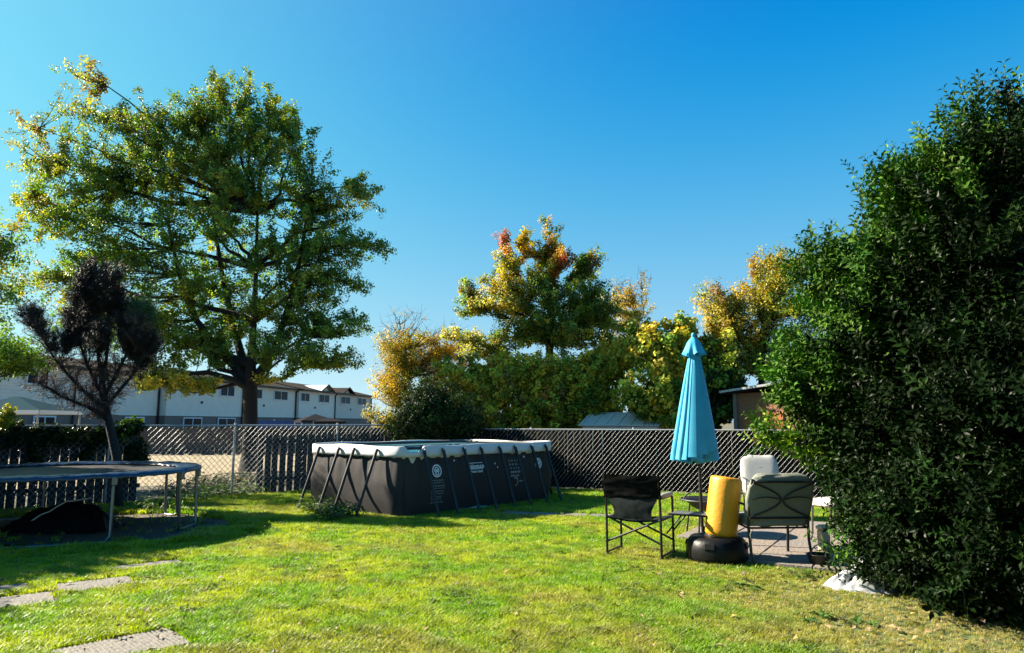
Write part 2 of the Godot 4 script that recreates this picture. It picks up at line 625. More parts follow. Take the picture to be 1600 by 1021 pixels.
func setting():
	rng.seed = 101
	var s := st()
	sheet(s, PackedVector2Array([Vector2(-700, -1200), Vector2(700, -1200), Vector2(700, 40), Vector2(-700, 40)]), -0.016)
	struct("ground", s, "earth")
	s = st()
	sheet(s, PackedVector2Array([Vector2(-40, -42), Vector2(-6, -42), Vector2(2, -22), Vector2(-2.16, -17.78), Vector2(-9.61, -11.61), Vector2(-24, 0), Vector2(-40, 0)]), -0.008)
	struct("dry_field", s, "dry_soil")
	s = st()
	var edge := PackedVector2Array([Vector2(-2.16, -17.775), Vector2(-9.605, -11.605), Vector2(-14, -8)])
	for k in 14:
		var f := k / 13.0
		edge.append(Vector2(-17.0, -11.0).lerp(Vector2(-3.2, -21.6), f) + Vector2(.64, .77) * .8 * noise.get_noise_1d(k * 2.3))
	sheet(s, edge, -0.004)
	struct("scrub_shade_strip", s, "scrub")  # dark strip: scrub plus tree shade put into the ground colour
	s = st()
	sheet(s, PackedVector2Array(YARD), 0.0)
	struct("lawn", s, "lawn_soil")
	s = st()
	sheet(s, ellipse(Vector2(-6.4, -10.2), Vector2(2.35, 1.75), 40, 0.12), 0.012)
	struct("dirt_patch", s, "dirt")
	# patio of pavers
	var patio := Node3D.new()
	patio.name = "patio"
	patio.position = Vector3(PAT_O.x, 0, PAT_O.y)
	patio.rotation.y = -PAT_A.angle()
	patio.set_meta("kind", "structure")
	add_child(patio)
	var pv := []
	for k in 3:
		s = st()
		box(s, Vector3.ZERO, Vector3(0.592, 0.06, 0.592), Basis.IDENTITY, 0.008)
		pv.append(s)
	var first := [null, null, null]
	for i in range(-1, 7):
		for j in range(0, 6):
			if i < 0 and j < 2:
				continue
			var k := rng.randi() % 3
			var x := Transform3D(Basis(Vector3.UP, rng.randf_range(-.008, .008)) * Basis(Vector3.RIGHT, rng.randf_range(-.006, .006)), Vector3(0.3 + i * 0.6, 0.02 + rng.randf_range(-.004, .004), -0.3 - j * 0.6))
			if first[k] == null:
				first[k] = obj("paver", pv[k], "paver_tan" if k < 2 else "paver_grey", patio)
				first[k].transform = x
			else:
				copy_mesh("paver", first[k], patio, x)
	# concrete strip between the pool and the patio
	var c0 := Vector2(0.05, -11.95)
	for k in 5:
		slab("paving_slab", c0 + Vector2(0.475, 0.115) * k, Vector2(0.46, 0.42), -0.24, ["grey paving slab at the pool end of the strip", "second grey paving slab from the pool in the strip", "middle grey paving slab of the strip behind the lawn", "grey paving slab behind the left legs of the camp chair", "grey paving slab at the patio end of the strip"][k], "grey slabs of the strip between pool and patio", false)
	# stepping slabs on the left
	slab("stepping_slab", Vector2(-3.851, -6.783), Vector2(0.60, 0.46), 0.64, "bare grey stepping slab in the middle of the left row", "grey stepping slabs set in the lawn", false)
	slab("stepping_slab", Vector2(-4.169, -6.154), Vector2(0.56, 0.48), 0.6, "grey stepping slab with a crumbled edge nearest the left border", "grey stepping slabs set in the lawn", false)
	slab("stepping_slab", Vector2(-3.830, -7.691), Vector2(0.62, 0.26), 0.66, "narrow stepping slab half in the trampoline shade", "grey stepping slabs set in the lawn", false)
	slab("stepping_slab", Vector2(-4.654, -6.583), Vector2(0.5, 0.3), 0.6, "small stepping slab cut by the left border of the picture", "grey stepping slabs set in the lawn", false)
	slab("stepping_slab", Vector2(-2.596, -4.946), Vector2(0.74, 0.5), 0.78, "large ribbed concrete slab in the lower left corner", "", true)


func slab(called: String, c: Vector2, z: Vector2, turn: float, label: String, group: String, ribbed: bool):
	slabs.append([c, z * 0.5, turn])
	var s := st()
	box(s, Vector3.ZERO, Vector3(z.x, 0.05, z.y), Basis.IDENTITY, 0.009)
	var o := thing(called, label, "paving slab", Vector3(c.x, -0.008, c.y), turn, group)
	obj("slab", s, "concrete", o)
	s = st()
	sheet(s, ellipse(c, z * 0.5 + Vector2(.13, .10), 28, 0.5, -turn), 0.004 + 0.0004 * slabs.size())
	struct("bare_soil", s, "dirt")
	if ribbed:
		s = st()
		var n := int(z.x / 0.03)
		for i in n:
			if i == n / 2: continue
			box(s, Vector3(-z.x * 0.5 + 0.02 + i * (z.x - 0.03) / (n - 1) * 0.97, 0.027, 0), Vector3(0.014, 0.008, z.y - 0.03), Basis.IDENTITY, 0.003)
		obj("rib", s, "concrete", o).set_meta("kind", "stuff")


# ------------------------------------------------------------------ houses
func house(k: int, s0: float, s1: float, step: float, wins: Array, low: Array, gables: Array, siding: String, label: String):
	var u := Vector3(0.1737, 0, -0.9848)
	var n := Vector3(0.9848, 0, 0.1737)
	var o := thing("town_house", label, "house", Vector3(-28.7, 0, -40) + u * s0 + n * step, deg_to_rad(80.0), "row of town houses behind the field")
	var L := s1 - s0
	var s := st()
	box(s, Vector3(L / 2, 1.0, -4.5), Vector3(L - 0.01, 2.0, 9.0))
	obj("brick_base", s, "brick", o)
	# lapped siding
	s = st()
	var y := 2.0
	while y < 4.9:
		var y2 := minf(y + 0.19, 4.9)
		quad(s, Vector3(0, y, 0.06), Vector3(L, y, 0.06), Vector3(L, y2, 0.01), Vector3(0, y2, 0.01))
		quad(s, Vector3(0, y, 0.0), Vector3(L, y, 0.0), Vector3(L, y, 0.06), Vector3(0, y, 0.06))
		y = y2
	box(s, Vector3(L / 2, 3.45, -4.5), Vector3(L - 0.012, 2.9, 8.98))
	obj("siding_wall", s, siding, o)
	# roof
	s = st()
	var e := 0.45
	var x0 := -0.02
	var x1 := L + (0.35 if k == 5 else -0.02)
	var prof := [Vector2(e, 4.86), Vector2(-4.5, 5.95), Vector2(-9.4, 4.86)]
	for j in 2:
		var a: Vector2 = prof[j]
		var b: Vector2 = prof[j + 1]
		quad(s, Vector3(x0, a.y + .12, a.x), Vector3(x1, a.y + .12, a.x), Vector3(x1, b.y + .12, b.x), Vector3(x0, b.y + .12, b.x))
		quad(s, Vector3(x1, a.y, a.x), Vector3(x0, a.y, a.x), Vector3(x0, b.y, b.x), Vector3(x1, b.y, b.x))
		quad(s, Vector3(x1, a.y, a.x), Vector3(x1, b.y, b.x), Vector3(x1, b.y + .12, b.x), Vector3(x1, a.y + .12, a.x))
		quad(s, Vector3(x0, b.y, b.x), Vector3(x0, a.y, a.x), Vector3(x0, a.y + .12, a.x), Vector3(x0, b.y + .12, b.x))
	var roof := obj("roof", s, "shingle", o)
	if k == 5:
		s = st()
		tri(s, Vector3(L - .01, 4.85, 0), Vector3(L - .01, 4.85, -9), Vector3(L - .01, 5.9, -4.5))
		obj("gable_wall", s, siding, o)
	s = st()
	box(s, Vector3((x0 + x1) / 2, 4.91, e + 0.05), Vector3(x1 - x0, 0.14, 0.1))
	box(s, Vector3((x0 + x1) / 2, 4.84, e / 2), Vector3(x1 - x0, 0.03, e))
	obj("gutter", s, "dark_trim", o)
	for g in gables:
		s = st()
		var gx: float = g
		var w := 1.7
		var zf := e + 0.12
		var pk := 5.7
		var zb := -2.4
		quad(s, Vector3(gx - w, 4.93, zf), Vector3(gx, pk, zf), Vector3(gx, pk, zb), Vector3(gx - w, 4.93, zf - 0.6))
		quad(s, Vector3(gx, pk, zf), Vector3(gx + w, 4.93, zf), Vector3(gx + w, 4.93, zf - 0.6), Vector3(gx, pk, zb))
		obj("gable_roof", s, "shed_grey" if k == 4 else "shingle", roof)
		s = st()
		for sg in [-1.0, 1.0]:
			var a := Vector3(gx + w * sg, 4.95, zf + .02)
			var b := Vector3(gx, pk + .03, zf + .02)
			tube(s, [a, b], 0.075, 4)
		obj("gable_trim", s, "dark_trim", roof)
		s = st()
		tri(s, Vector3(gx - w * .88, 4.9, e * .3), Vector3(gx + w * .88, 4.9, e * .3), Vector3(gx, pk - .08, e * .3))
		obj("gable_face", s, siding, roof)
	for w in wins + low:
		var cx: float = (w[0] + w[1]) / 2 - s0
		var ww: float = w[1] - w[0]
		var y0 := 3.72 if wins.has(w) else 0.95
		var y1 := 4.62 if wins.has(w) else 1.85
		s = st()
		var f := 0.09
		box(s, Vector3(cx, y0, 0.08), Vector3(ww + f, f, 0.09))
		box(s, Vector3(cx, y1, 0.08), Vector3(ww + f, f, 0.09))
		for q in [-0.5, 0.0, 0.5]:
			box(s, Vector3(cx + q * ww, (y0 + y1) / 2, 0.078), Vector3(f * (0.7 if q == 0.0 else 1.0), y1 - y0 - f, 0.085))
		var fr := obj("window", s, "white_trim", o)
		for q in [-0.25, 0.25]:
			s = st()
			box(s, Vector3(cx + q * ww, (y0 + y1) / 2, 0.085), Vector3(ww * 0.5 - f * .8, y1 - y0 - f, 0.012))
			obj("pane", s, "window_glass", fr)
	s = st()
	tube(s, [Vector3(L - .12, 4.85, e), Vector3(L - .12, 4.6, .12), Vector3(L - .12, 0.1, .12)], 0.07, 6)
	obj("downpipe", s, "dark_trim", o)
	s = st()
	box(s, Vector3(L * 0.42, 3.1, 0.06), Vector3(0.24, 0.2, 0.16), Basis.IDENTITY, 0.04)
	obj("wall_vent", s, "dark_trim", o)


func town_houses():
	rng.seed = 108
	var lb := ["pale town house at the left border behind the teal canopy", "pale town house partly hidden by the bare pine", "town house directly left of the big maple trunk", "town house just right of the big maple trunk", "town house with grey gable second from the far end", "last town house of the row, beside the yellow tree"]
	house(0, -9.0, 4.46, 0.5, [[0.75, 2.25], [-3.2, -1.4]], [[1.5, 3.0]], [], "siding", lb[0])
	house(1, 4.46, 13.06, 0.0, [[10.3, 11.6], [6.2, 7.4]], [[9.6, 11.5]], [], "siding", lb[1])
	house(2, 13.06, 23.49, 0.6, [[14.9, 16.6], [19.9, 22.0]], [[15.2, 17.5], [19.8, 22.3]], [], "siding", lb[2])
	house(3, 23.49, 34.6, 0.0, [[25.6, 27.7], [30.0, 32.7]], [], [], "siding", lb[3])
	house(4, 34.6, 43.64, 0.35, [[34.9, 36.9], [39.2, 41.9]], [], [6.0], "siding", lb[4])
	house(5, 43.64, 55.6, 0.15, [[45.6, 48.4], [50.8, 53.6]], [], [3.4], "siding_warm", lb[5])


# ------------------------------------------------------------------ fences
func wires(L0: float, L1: float, h: float, step: float, r: float, lean: float, z: float) -> SurfaceTool:
	var s := st()
	var x := L0 - h
	while x < L1 + h:
		# line from (x, 0) rising with slope 1 * lean
		var a := Vector3(x, 0.03, z)
		var b := Vector3(x + lean * h, h, z)
		var lo := minf(a.x, b.x)
		var hi := maxf(a.x, b.x)
		if hi > L0 and lo < L1:
			var p := a
			var q := b
			if p.x < L0: p = a.lerp(b, (L0 - a.x) / (b.x - a.x))
			if p.x > L1: p = a.lerp(b, (L1 - a.x) / (b.x - a.x))
			if q.x > L1: q = a.lerp(b, (L1 - a.x) / (b.x - a.x))
			if q.x < L0: q = a.lerp(b, (L0 - a.x) / (b.x - a.x))
			if p.distance_to(q) > 0.02:
				tube(s, [p, q], r, 4, false, false)
		x += step
	return s


func fences():
	rng.seed = 115
	# right: chain link with black slats
	var L := 12.2
	var h := 1.34
	var o := thing("slatted_chain_link_fence", "chain-link fence with black vertical slats behind pool and patio", "fence", Vector3(-2.16, 0, -17.77), deg_to_rad(-24.1))
	var s := st()
	box(s, Vector3(0, h / 2 + .02, 0), Vector3(0.0735, h - .06, 0.004))
	var sl := obj("slat", s, "black_slat", o)
	sl.position.x = 0.04
	for i in range(1, 162):
		copy_mesh("slat", sl, o, Transform3D(Basis(Vector3.UP, rng.randf_range(-.03, .03)) * Basis(Vector3.BACK, rng.randf_range(-.006, .006)), Vector3(0.04 + i * 0.075, rng.randf_range(-.02, .015), 0)))
	obj("front_wire", wires(0, L, h, 0.1, 0.0034, 0.86, 0.012), "galvanized", o).set_meta("kind", "stuff")
	obj("back_wire", wires(0, L, h, 0.108, 0.003, -0.86, -0.012), "galvanized", o).set_meta("kind", "stuff")
	fence_frame(o, L, h, 2.44)
	# left: open chain link
	L = 9.67
	h = 1.44
	o = thing("chain_link_fence", "open galvanized chain-link fence between the lawn and the dry field", "fence", Vector3(-9.6, 0, -11.6), deg_to_rad(39.6))
	obj("front_wire", wires(0, L, h, 0.108, 0.0036, 0.9, 0.006), "wire_grey", o).set_meta("kind", "stuff")
	obj("back_wire", wires(0, L, h, 0.108, 0.0034, -0.9, -0.006), "wire_grey", o).set_meta("kind", "stuff")
	fence_frame(o, L, h, 2.3)
	# dark boards behind the left fence
	for part in [[-1.2, 3.3, "dark board fence behind the trampoline and the chain link", "dark"], [5.6, 9.4, "dark board fence left of the pool behind the chain link", "dark"]]:
		var u := Vector3(0.770, 0, -0.638)
		var b := thing("board_fence", part[2], "fence", Vector3(-9.6, 0, -11.6) + u * part[0] + Vector3(-0.637, 0, -0.77) * 0.16, deg_to_rad(39.6))
		var x := 0.0
		var f: MeshInstance3D = null
		while x < part[1] - part[0]:
			var w := 0.135
			var tf := Transform3D(Basis(Vector3.FORWARD, rng.randf_range(-.008, .008)), Vector3(x, rng.randf_range(-.03, .02), 0))
			if f == null:
				s = st()
				box(s, Vector3(0, 0.68, 0), Vector3(w, 1.36, 0.02), Basis.IDENTITY, 0.003)
				f = obj("board", s, "dark_board", b)
				f.transform = tf
			else:
				copy_mesh("board", f, b, tf)
			x += w + ((rng.randf_range(0.018, 0.032) if rng.randf() < 0.3 else 0.008) if part[0] < 0.0 else (rng.randf_range(0.03, 0.045) if rng.randf() < 0.45 else 0.008))
		s = st()
		box(s, Vector3((part[1] - part[0]) / 2, 0.3, -0.03), Vector3(part[1] - part[0], 0.08, 0.038))
		box(s, Vector3((part[1] - part[0]) / 2, 1.1, -0.03), Vector3(part[1] - part[0], 0.08, 0.038))
		obj("rail", s, "dark_board", b).set_meta("kind", "stuff")
	# far fence across the field
	var fb := thing("far_board_fence", "long grey-brown board fence across the far side of the dry field", "fence", Vector3(-27, 0, -33), deg_to_rad(4.0))
	s = st()
	box(s, Vector3(0, 0.62, 0), Vector3(0.19, 1.24, 0.025))
	var fo := obj("board", s, "grey_board", fb)
	for i in range(1, 112):
		copy_mesh("board", fo, fb, Transform3D(Basis.IDENTITY, Vector3(i * 0.2, rng.randf_range(-.03, .03), rng.randf_range(-.006, .006))))


func fence_frame(o: Node3D, L: float, h: float, gap: float):
	var s := st()
	tube(s, [Vector3(0, h, 0), Vector3(L, h, 0)], 0.017, 8)
	obj("top_rail", s, "galvanized_post", o)
	var x := 0.4
	var f: MeshInstance3D = null
	while x < L:
		if f == null:
			s = st()
			tube(s, [Vector3(0, 0, -.035), Vector3(0, h + .05, -.035)], 0.024, 10)
			f = obj("post", s, "galvanized_post", o)
			f.position.x = x
		else:
			copy_mesh("post", f, o, Transform3D(Basis.IDENTITY, Vector3(x, 0, 0)))
		x += gap


# ------------------------------------------------------------------ sheds, canopies
func sheds():
	rng.seed = 122
	# low garden shed behind the slatted fence
	var o := thing("metal_shed", "low grey metal shed with gable roof behind slatted fence", "shed", Vector3(3.044, 0.000, -18.573), deg_to_rad(58.0))
	o.scale = Vector3(0.85, 0.98, 0.85)
	var s := st()
	box(s, Vector3(0, 0.72, 0), Vector3(1.5, 1.44, 2.4))
	obj("wall", s, "shed_white", o)
	s = st()
	tri(s, Vector3(-0.74, 1.44, 1.199), Vector3(0.74, 1.44, 1.199), Vector3(0, 1.74, 1.199))
	tri(s, Vector3(0.74, 1.44, -1.199), Vector3(-0.74, 1.44, -1.199), Vector3(0, 1.74, -1.199))
	obj("gable_end", s, "shed_white", o)
	s = st()
	for sg in [-1.0, 1.0]:
		var b := Basis(Vector3.BACK, -0.38 * sg)
		box(s, Vector3(0.42 * sg, 1.62, 0), Vector3(0.92, 0.03, 2.6), b, 0.006)
		for k in 7:
			box(s, Vector3(0.42 * sg, 1.62, -1.2 + k * 0.4) + b * Vector3(0, .022, 0), Vector3(0.9, 0.02, 0.05), b)
	obj("roof", s, "shed_grey", o)
	s = st()
	box(s, Vector3(0.36, 0.7, 1.2), Vector3(0.5, 1.3, 0.02))
	obj("door", s, "dark_trim", o)
	# wooden shed
	o = thing("wooden_shed", "brown wooden shed with orange panel and dark sloping roof", "shed", Vector3(5.489, 0.000, -16.763), deg_to_rad(-44.0))
	s = st()
	box(s, Vector3(0.55, 1.1, -0.9), Vector3(1.7, 2.2, 1.5))
	obj("wall", s, "shed_brown", o)
	s = st()
	box(s, Vector3(-0.27, 1.1, -0.12), Vector3(0.09, 2.2, 0.09), Basis.IDENTITY, 0.01)
	var p := obj("corner_post", s, "paver_grey", o)
	copy_mesh("corner_post", p, o, Transform3D(Basis.IDENTITY, Vector3(1.62, 0, 0)))
	for k in 6:
		s = st()
		box(s, Vector3(-0.02 + k * 0.165, 0.95, -0.135), Vector3(0.157, 1.55, 0.03), Basis.IDENTITY, 0.006)
		obj("panel_board", s, "shed_orange", o)
	s = st()
	box(s, Vector3(0.58, 2.34, -0.88), Vector3(2.3, 0.1, 1.9), Basis(Vector3.BACK, 0.11), 0.01)
	obj("roof", s, "canopy_dark", o)
	s = st()
	box(s, Vector3(0.58, 2.355, 0.088), Vector3(2.3, 0.05, 0.03), Basis(Vector3.BACK, 0.11))
	obj("roof_edge", s, "galvanized_post", o)
	# canopies beyond the field
	canopy("garden_canopy", "teal canopy roof with white edge at the left border", Vector3(-17.476, 1.511, -25.000), 1.5, 1.92, 0.5, "canopy_teal", 0.12)
	canopy("garden_canopy", "small dark canopy in front of the far town houses", Vector3(-11.653, 1.519, -42.000), 1.0, 1.62, 0.38, "canopy_dark", 0.5)
	canopy("garden_canopy", "second small dark canopy, right of the other, below the far houses", Vector3(-9.790, 1.517, -38.000), 0.8, 1.56, 0.2, "canopy_dark", 0.3)
	s = st()
	var tp := Vector3(-15.080, 1.520, -45.000)
	var tb := thing("tarp_screen", "blue tarp screen below the town houses beside the maple trunk", "tarp", Vector3(tp.x, 0, tp.z), 0.15)
	grid(s, 30, 3, func(u, v): return Vector3((u - .5) * 3.4, v * 1.62, 0.06 * sin(u * 40.0)))
	obj("sheet", s, "tarp_blue", tb)
	s = st()
	for x in [-1.72, 0.0, 1.72]:
		tube(s, [Vector3(x, 0, -.09), Vector3(x, 1.7, -.09)], 0.03, 6)
	obj("post", s, "galvanized_post", tb).set_meta("kind", "stuff")


func canopy(called: String, label: String, at: Vector3, half: float, eave: float, rise: float, m: String, turn: float):
	var o := thing(called, label, "canopy", Vector3(at.x, 0, at.z), turn)
	var s := st()
	var c := []
	for g in 4:
		c.append(Vector3(half * (1 if g == 0 or g == 3 else -1), eave, half * (1 if g < 2 else -1)))
	for g in 4:
		tri(s, c[(g + 1) % 4], c[g], Vector3(0, eave + rise, 0))
		tri(s, c[g] - Vector3(0, .03, 0), c[(g + 1) % 4] - Vector3(0, .03, 0), Vector3(0, eave + rise - .03, 0))
	obj("roof", s, m, o)
	s = st()
	for g in 4:
		var a: Vector3 = c[g]
		var b: Vector3 = c[(g + 1) % 4]
		box(s, (a + b) / 2 - Vector3(0, .07, 0), Vector3(absf(a.x - b.x) + .03, 0.13, absf(a.z - b.z) + .03))
	obj("valance", s, "white_trim" if m == "canopy_teal" else m, o)
	s = st()
	for g in 4:
		s = st()
		tube(s, [Vector3(c[g].x * .96, 0, c[g].z * .96), Vector3(c[g].x * .96, eave, c[g].z * .96)], 0.035, 8)
		obj("post", s, "galvanized_post", o)


# ------------------------------------------------------------------ trees
const GREEN := [Color(0.090, 0.178, 0.025), Color(0.133, 0.241, 0.031), Color(0.108, 0.205, 0.029), Color(0.197, 0.295, 0.039)]
const GREENY := [Color(0.119, 0.203, 0.025), Color(0.183, 0.265, 0.030), Color(0.280, 0.336, 0.037), Color(0.084, 0.155, 0.022), Color(0.420, 0.392, 0.041)]
const YELLOWG := [Color(0.250, 0.275, 0.031), Color(0.375, 0.350, 0.037), Color(0.163, 0.213, 0.025), Color(0.500, 0.400, 0.037)]
const YELLOW := [Color(0.560, 0.403, 0.034), Color(0.650, 0.470, 0.045), Color(0.470, 0.336, 0.034), Color(0.381, 0.336, 0.045)]
const ORANGE := [Color(0.600, 0.288, 0.042), Color(0.660, 0.360, 0.048), Color(0.504, 0.264, 0.048), Color(0.360, 0.240, 0.048)]
const RED := [Color(0.450, 0.088, 0.044), Color(0.525, 0.150, 0.050), Color(0.375, 0.125, 0.062), Color(0.500, 0.250, 0.050)]
const PINK := [Color(.26, .16, .10), Color(.32, .22, .10), Color(.24, .20, .06), Color(.20, .14, .09)]
const DARKG := [Color(.012, .026, .008), Color(.018, .036, .010), Color(.025, .045, .012)]


func trees():
	rng.seed = 129
	var maple := sprig_mesh(11, 0.18, 0.078, 0.062, 0.35, false, 3)
	var small := sprig_mesh(11, 0.2, 0.066, 0.045, 0.2, false, 4)
	var broad := sprig_mesh(9, 0.17, 0.10, 0.09, 0.5, false, 5)
	rng.seed = 301
	# the big maple
	var base := Vector3(-8.261, 0.000, -22.465)
	var o := thing("maple_tree", "big green maple with forked dark trunk and yellowing top in the field", "tree", base)
	var off := -base
	var tr := [Vector3(0.06, -.05, 0), Vector3(0.02, .12, 0), Vector3(0, .5, 0), Vector3(0, 1.4, 0), Vector3(-8.408, 2.729, -22.600) + off, Vector3(-8.398, 3.346, -22.600) + off, Vector3(-8.388, 4.802, -22.600) + off, Vector3(-8.388, 6.497, -22.600) + off, Vector3(-8.479, 8.476, -22.700) + off]
	var rr := [0.44, 0.32, 0.245, 0.215, 0.235, 0.155, 0.10, 0.07, 0.04]
	var B := []
	B.append([Vector3(-10.285, 8.023, -22.800) + off, Vector3(4.95, 4.42, 2.30), 540, GREEN + GREENY + GREEN, 0.46, 12, 9])
	B.append([Vector3(-11.889, 10.292, -22.800) + off, Vector3(2.81, 1.82, 1.53), 60, GREENY, 0.42, 11, 2])
	B.append([Vector3(-8.647, 10.292, -22.800) + off, Vector3(2.16, 2.38, 1.53), 60, GREENY + GREEN, 0.42, 12, 2])
	B.append([Vector3(-6.912, 6.283, -22.600) + off, Vector3(2.04, 2.16, 1.53), 56, GREEN + GREENY, 0.42, 12, 2])
	B.append([Vector3(-10.407, 10.138, -22.400) + off, Vector3(1.62, 2.38, 1.53), 62, GREENY, 0.4, 12])
	B.append([Vector3(-8.169, 11.656, -22.800) + off, Vector3(0.81, 1.29, 0.87), 26, GREENY + YELLOWG, 0.34, 11])
	B.append([Vector3(-10.080, 12.250, -22.600) + off, Vector3(0.65, 0.97, 0.76), 18, GREENY + YELLOWG, 0.32, 10])
	B.append([Vector3(-5.406, 8.950, -22.800) + off, Vector3(1.03, 0.81, 1.15), 28, GREENY, 0.34, 12])
	B.append([Vector3(-5.428, 7.199, -22.400) + off, Vector3(1.35, 0.46, 1.15), 28, GREEN, 0.34, 12])
	B.append([Vector3(-5.857, 6.070, -22.600) + off, Vector3(1.24, 0.39, 1.25), 24, GREEN, 0.34, 12])
	B.append([Vector3(-5.861, 4.725, -22.800) + off, Vector3(1.18, 0.43, 1.25), 26, GREEN, 0.34, 12])
	B.append([Vector3(-6.080, 3.552, -22.600) + off, Vector3(1.29, 0.36, 1.15), 26, GREEN + GREENY, 0.32, 12])
	B.append([Vector3(-7.104, 3.758, -21.600) + off, Vector3(1.40, 0.49, 0.96), 26, GREEN, 0.34, 12])
	B.append([Vector3(-14.691, 9.105, -22.600) + off, Vector3(1.62, 1.73, 1.64), 52, GREENY, 0.4, 11])
	B.append([Vector3(-15.696, 8.446, -22.600) + off, Vector3(0.97, 0.81, 1.15), 24, GREENY + YELLOWG, 0.36, 10])
	B.append([Vector3(-13.560, 11.001, -22.600) + off, Vector3(1.73, 1.18, 1.44), 42, GREENY + YELLOWG, 0.4, 10])
	B.append([Vector3(-15.918, 10.888, -22.600) + off, Vector3(0.91, 0.97, 1.06), 17, PINK + YELLOWG, 0.42, 7])
	B.append([Vector3(-14.699, 13.054, -22.600) + off, Vector3(0.60, 1.13, 0.76), 15, PINK + YELLOWG, 0.4, 6])
	B.append([Vector3(-14.495, 5.819, -22.400) + off, Vector3(1.29, 0.81, 1.25), 28, GREENY + YELLOWG, 0.38, 11])
	B.append([Vector3(-13.084, 4.647, -23.000) + off, Vector3(2.04, 0.87, 1.53), 46, GREEN + GREENY, 0.4, 12])
	B.append([Vector3(-10.141, 3.821, -22.200) + off, Vector3(1.62, 0.53, 1.25), 34, GREEN, 0.36, 12])
	B.append([Vector3(-10.292, 2.664, -21.400) + off, Vector3(1.44, 0.33, 0.59), 34, YELLOWG, 0.28, 12])
	B.append([Vector3(-7.492, 2.877, -21.700) + off, Vector3(0.43, 0.22, 0.38), 6, YELLOWG, 0.22, 10])
	B.append([Vector3(-9.247, 12.692, -22.800) + off, Vector3(0.65, 0.75, 0.76), 13, GREENY + YELLOWG, 0.34, 10])
	B.append([Vector3(-12.665, 12.022, -22.600) + off, Vector3(0.87, 0.53, 0.76), 12, PINK + YELLOWG, 0.36, 7])
	B.append([Vector3(-4.529, 7.250, -22.600) + off, Vector3(0.43, 0.27, 0.58), 6, GREEN, 0.3, 10])
	for l in [[Vector3(-8.445, 2.648, -22.600), Vector3(-8.892, 3.297, -22.500), Vector3(-9.412, 3.832, -22.300), Vector3(-10.030, 4.729, -22.100), Vector3(-10.602, 6.156, -22.000), Vector3(-11.080, 7.836, -22.000)], [Vector3(-8.347, 2.729, -22.600), Vector3(-7.902, 3.437, -22.700), Vector3(-7.670, 3.989, -22.800), Vector3(-7.414, 5.288, -23.000), Vector3(-7.091, 7.046, -23.100), Vector3(-6.903, 8.823, -23.100)], [Vector3(-8.434, 2.832, -22.600), Vector3(-8.925, 3.799, -23.000), Vector3(-9.416, 4.919, -23.400), Vector3(-9.964, 6.718, -23.600), Vector3(-10.467, 9.014, -23.700)], [Vector3(-8.447, 2.602, -22.500), Vector3(-8.833, 2.862, -22.100), Vector3(-9.374, 3.035, -21.700), Vector3(-10.066, 2.962, -21.500), Vector3(-10.877, 2.703, -21.400)]]:
		var lp := []
		var lr := []
		for k in l.size():
			lp.append(l[k] + off)
			lr.append(lerpf(0.17 if l.size() > 5 or l[1].y > 3.0 else 0.11, 0.045, float(k) / (l.size() - 1)))
			if k > 1:
				extra_wood.append(l[k] + off)
				if k > 0: extra_wood.append((l[k] + l[k - 1]) * 0.5 + off)
		var ls := st()
		tube(ls, lp, lr, 9)
		obj("limb", ls, "bark", o)
	tree(o, tr, rr, 4, B, maple, "maple_leaf", "bark", 0.12, 0.32, 0.10, Vector2(0.8, 1.25), 0.014, 0, 1.65, 0.66)
	rng.seed = 304
	# bare pine behind the trampoline
	var dk := [Color(.010, .009, .006), Color(.016, .012, .008), Color(.022, .013, .009)]
	var br := [Color(.11, .05, .032), Color(.14, .07, .04), Color(.05, .03, .02)]
	base = Vector3(-6.843, 0.567, -12.500)
	base.y = 0.0
	o = thing("pine_tree", "half bare pine with black needle clumps on top behind the trampoline", "tree", base)
	off = -base
	tr = [Vector3(0.02, -.05, 0), Vector3(-6.912, 0.896, -12.500) + off, Vector3(-7.063, 1.394, -12.500) + off, Vector3(-7.168, 1.729, -12.500) + off, Vector3(-7.259, 2.180, -12.500) + off, Vector3(-7.309, 2.521, -12.500) + off]
	rr = [0.09, 0.078, 0.07, 0.062, 0.046, 0.03]
	B = []
	for q in [[140, 445, .16, .26, 9, 0], [170, 450, .16, .28, 9, 0], [150, 475, .34, .16, 12, 0], [195, 475, .2, .15, 7, 0], [112, 500, .16, .13, 6, 0], [130, 470, .14, .2, 5, 0], [52, 500, .15, .13, 6, 0], [66, 515, .1, .1, 3, 0], [212, 540, .2, .22, 9, 0], [232, 538, .14, .08, 4, 0], [160, 530, .18, .14, 6, 0], [220, 560, .1, .14, 4, 0], [150, 520, .2, .16, 7, 0], [190, 515, .16, .14, 6, 0], [118, 530, .16, .12, 5, 0], [95, 540, .12, .1, 4, 0], [222, 492, .13, .15, 8, 1]]:
		var d := 12.45 + rng.randf_range(-.25, .25)
		var ctr: Vector3 = pix(q[0], q[1], d)
		B.append([ctr + off, Vector3(q[2], q[3], 0.2), q[4], dk if q[5] == 0 else [Color(.03, .10, .025), Color(.045, .12, .03)], 0.10, 13])
	var fuzz := []
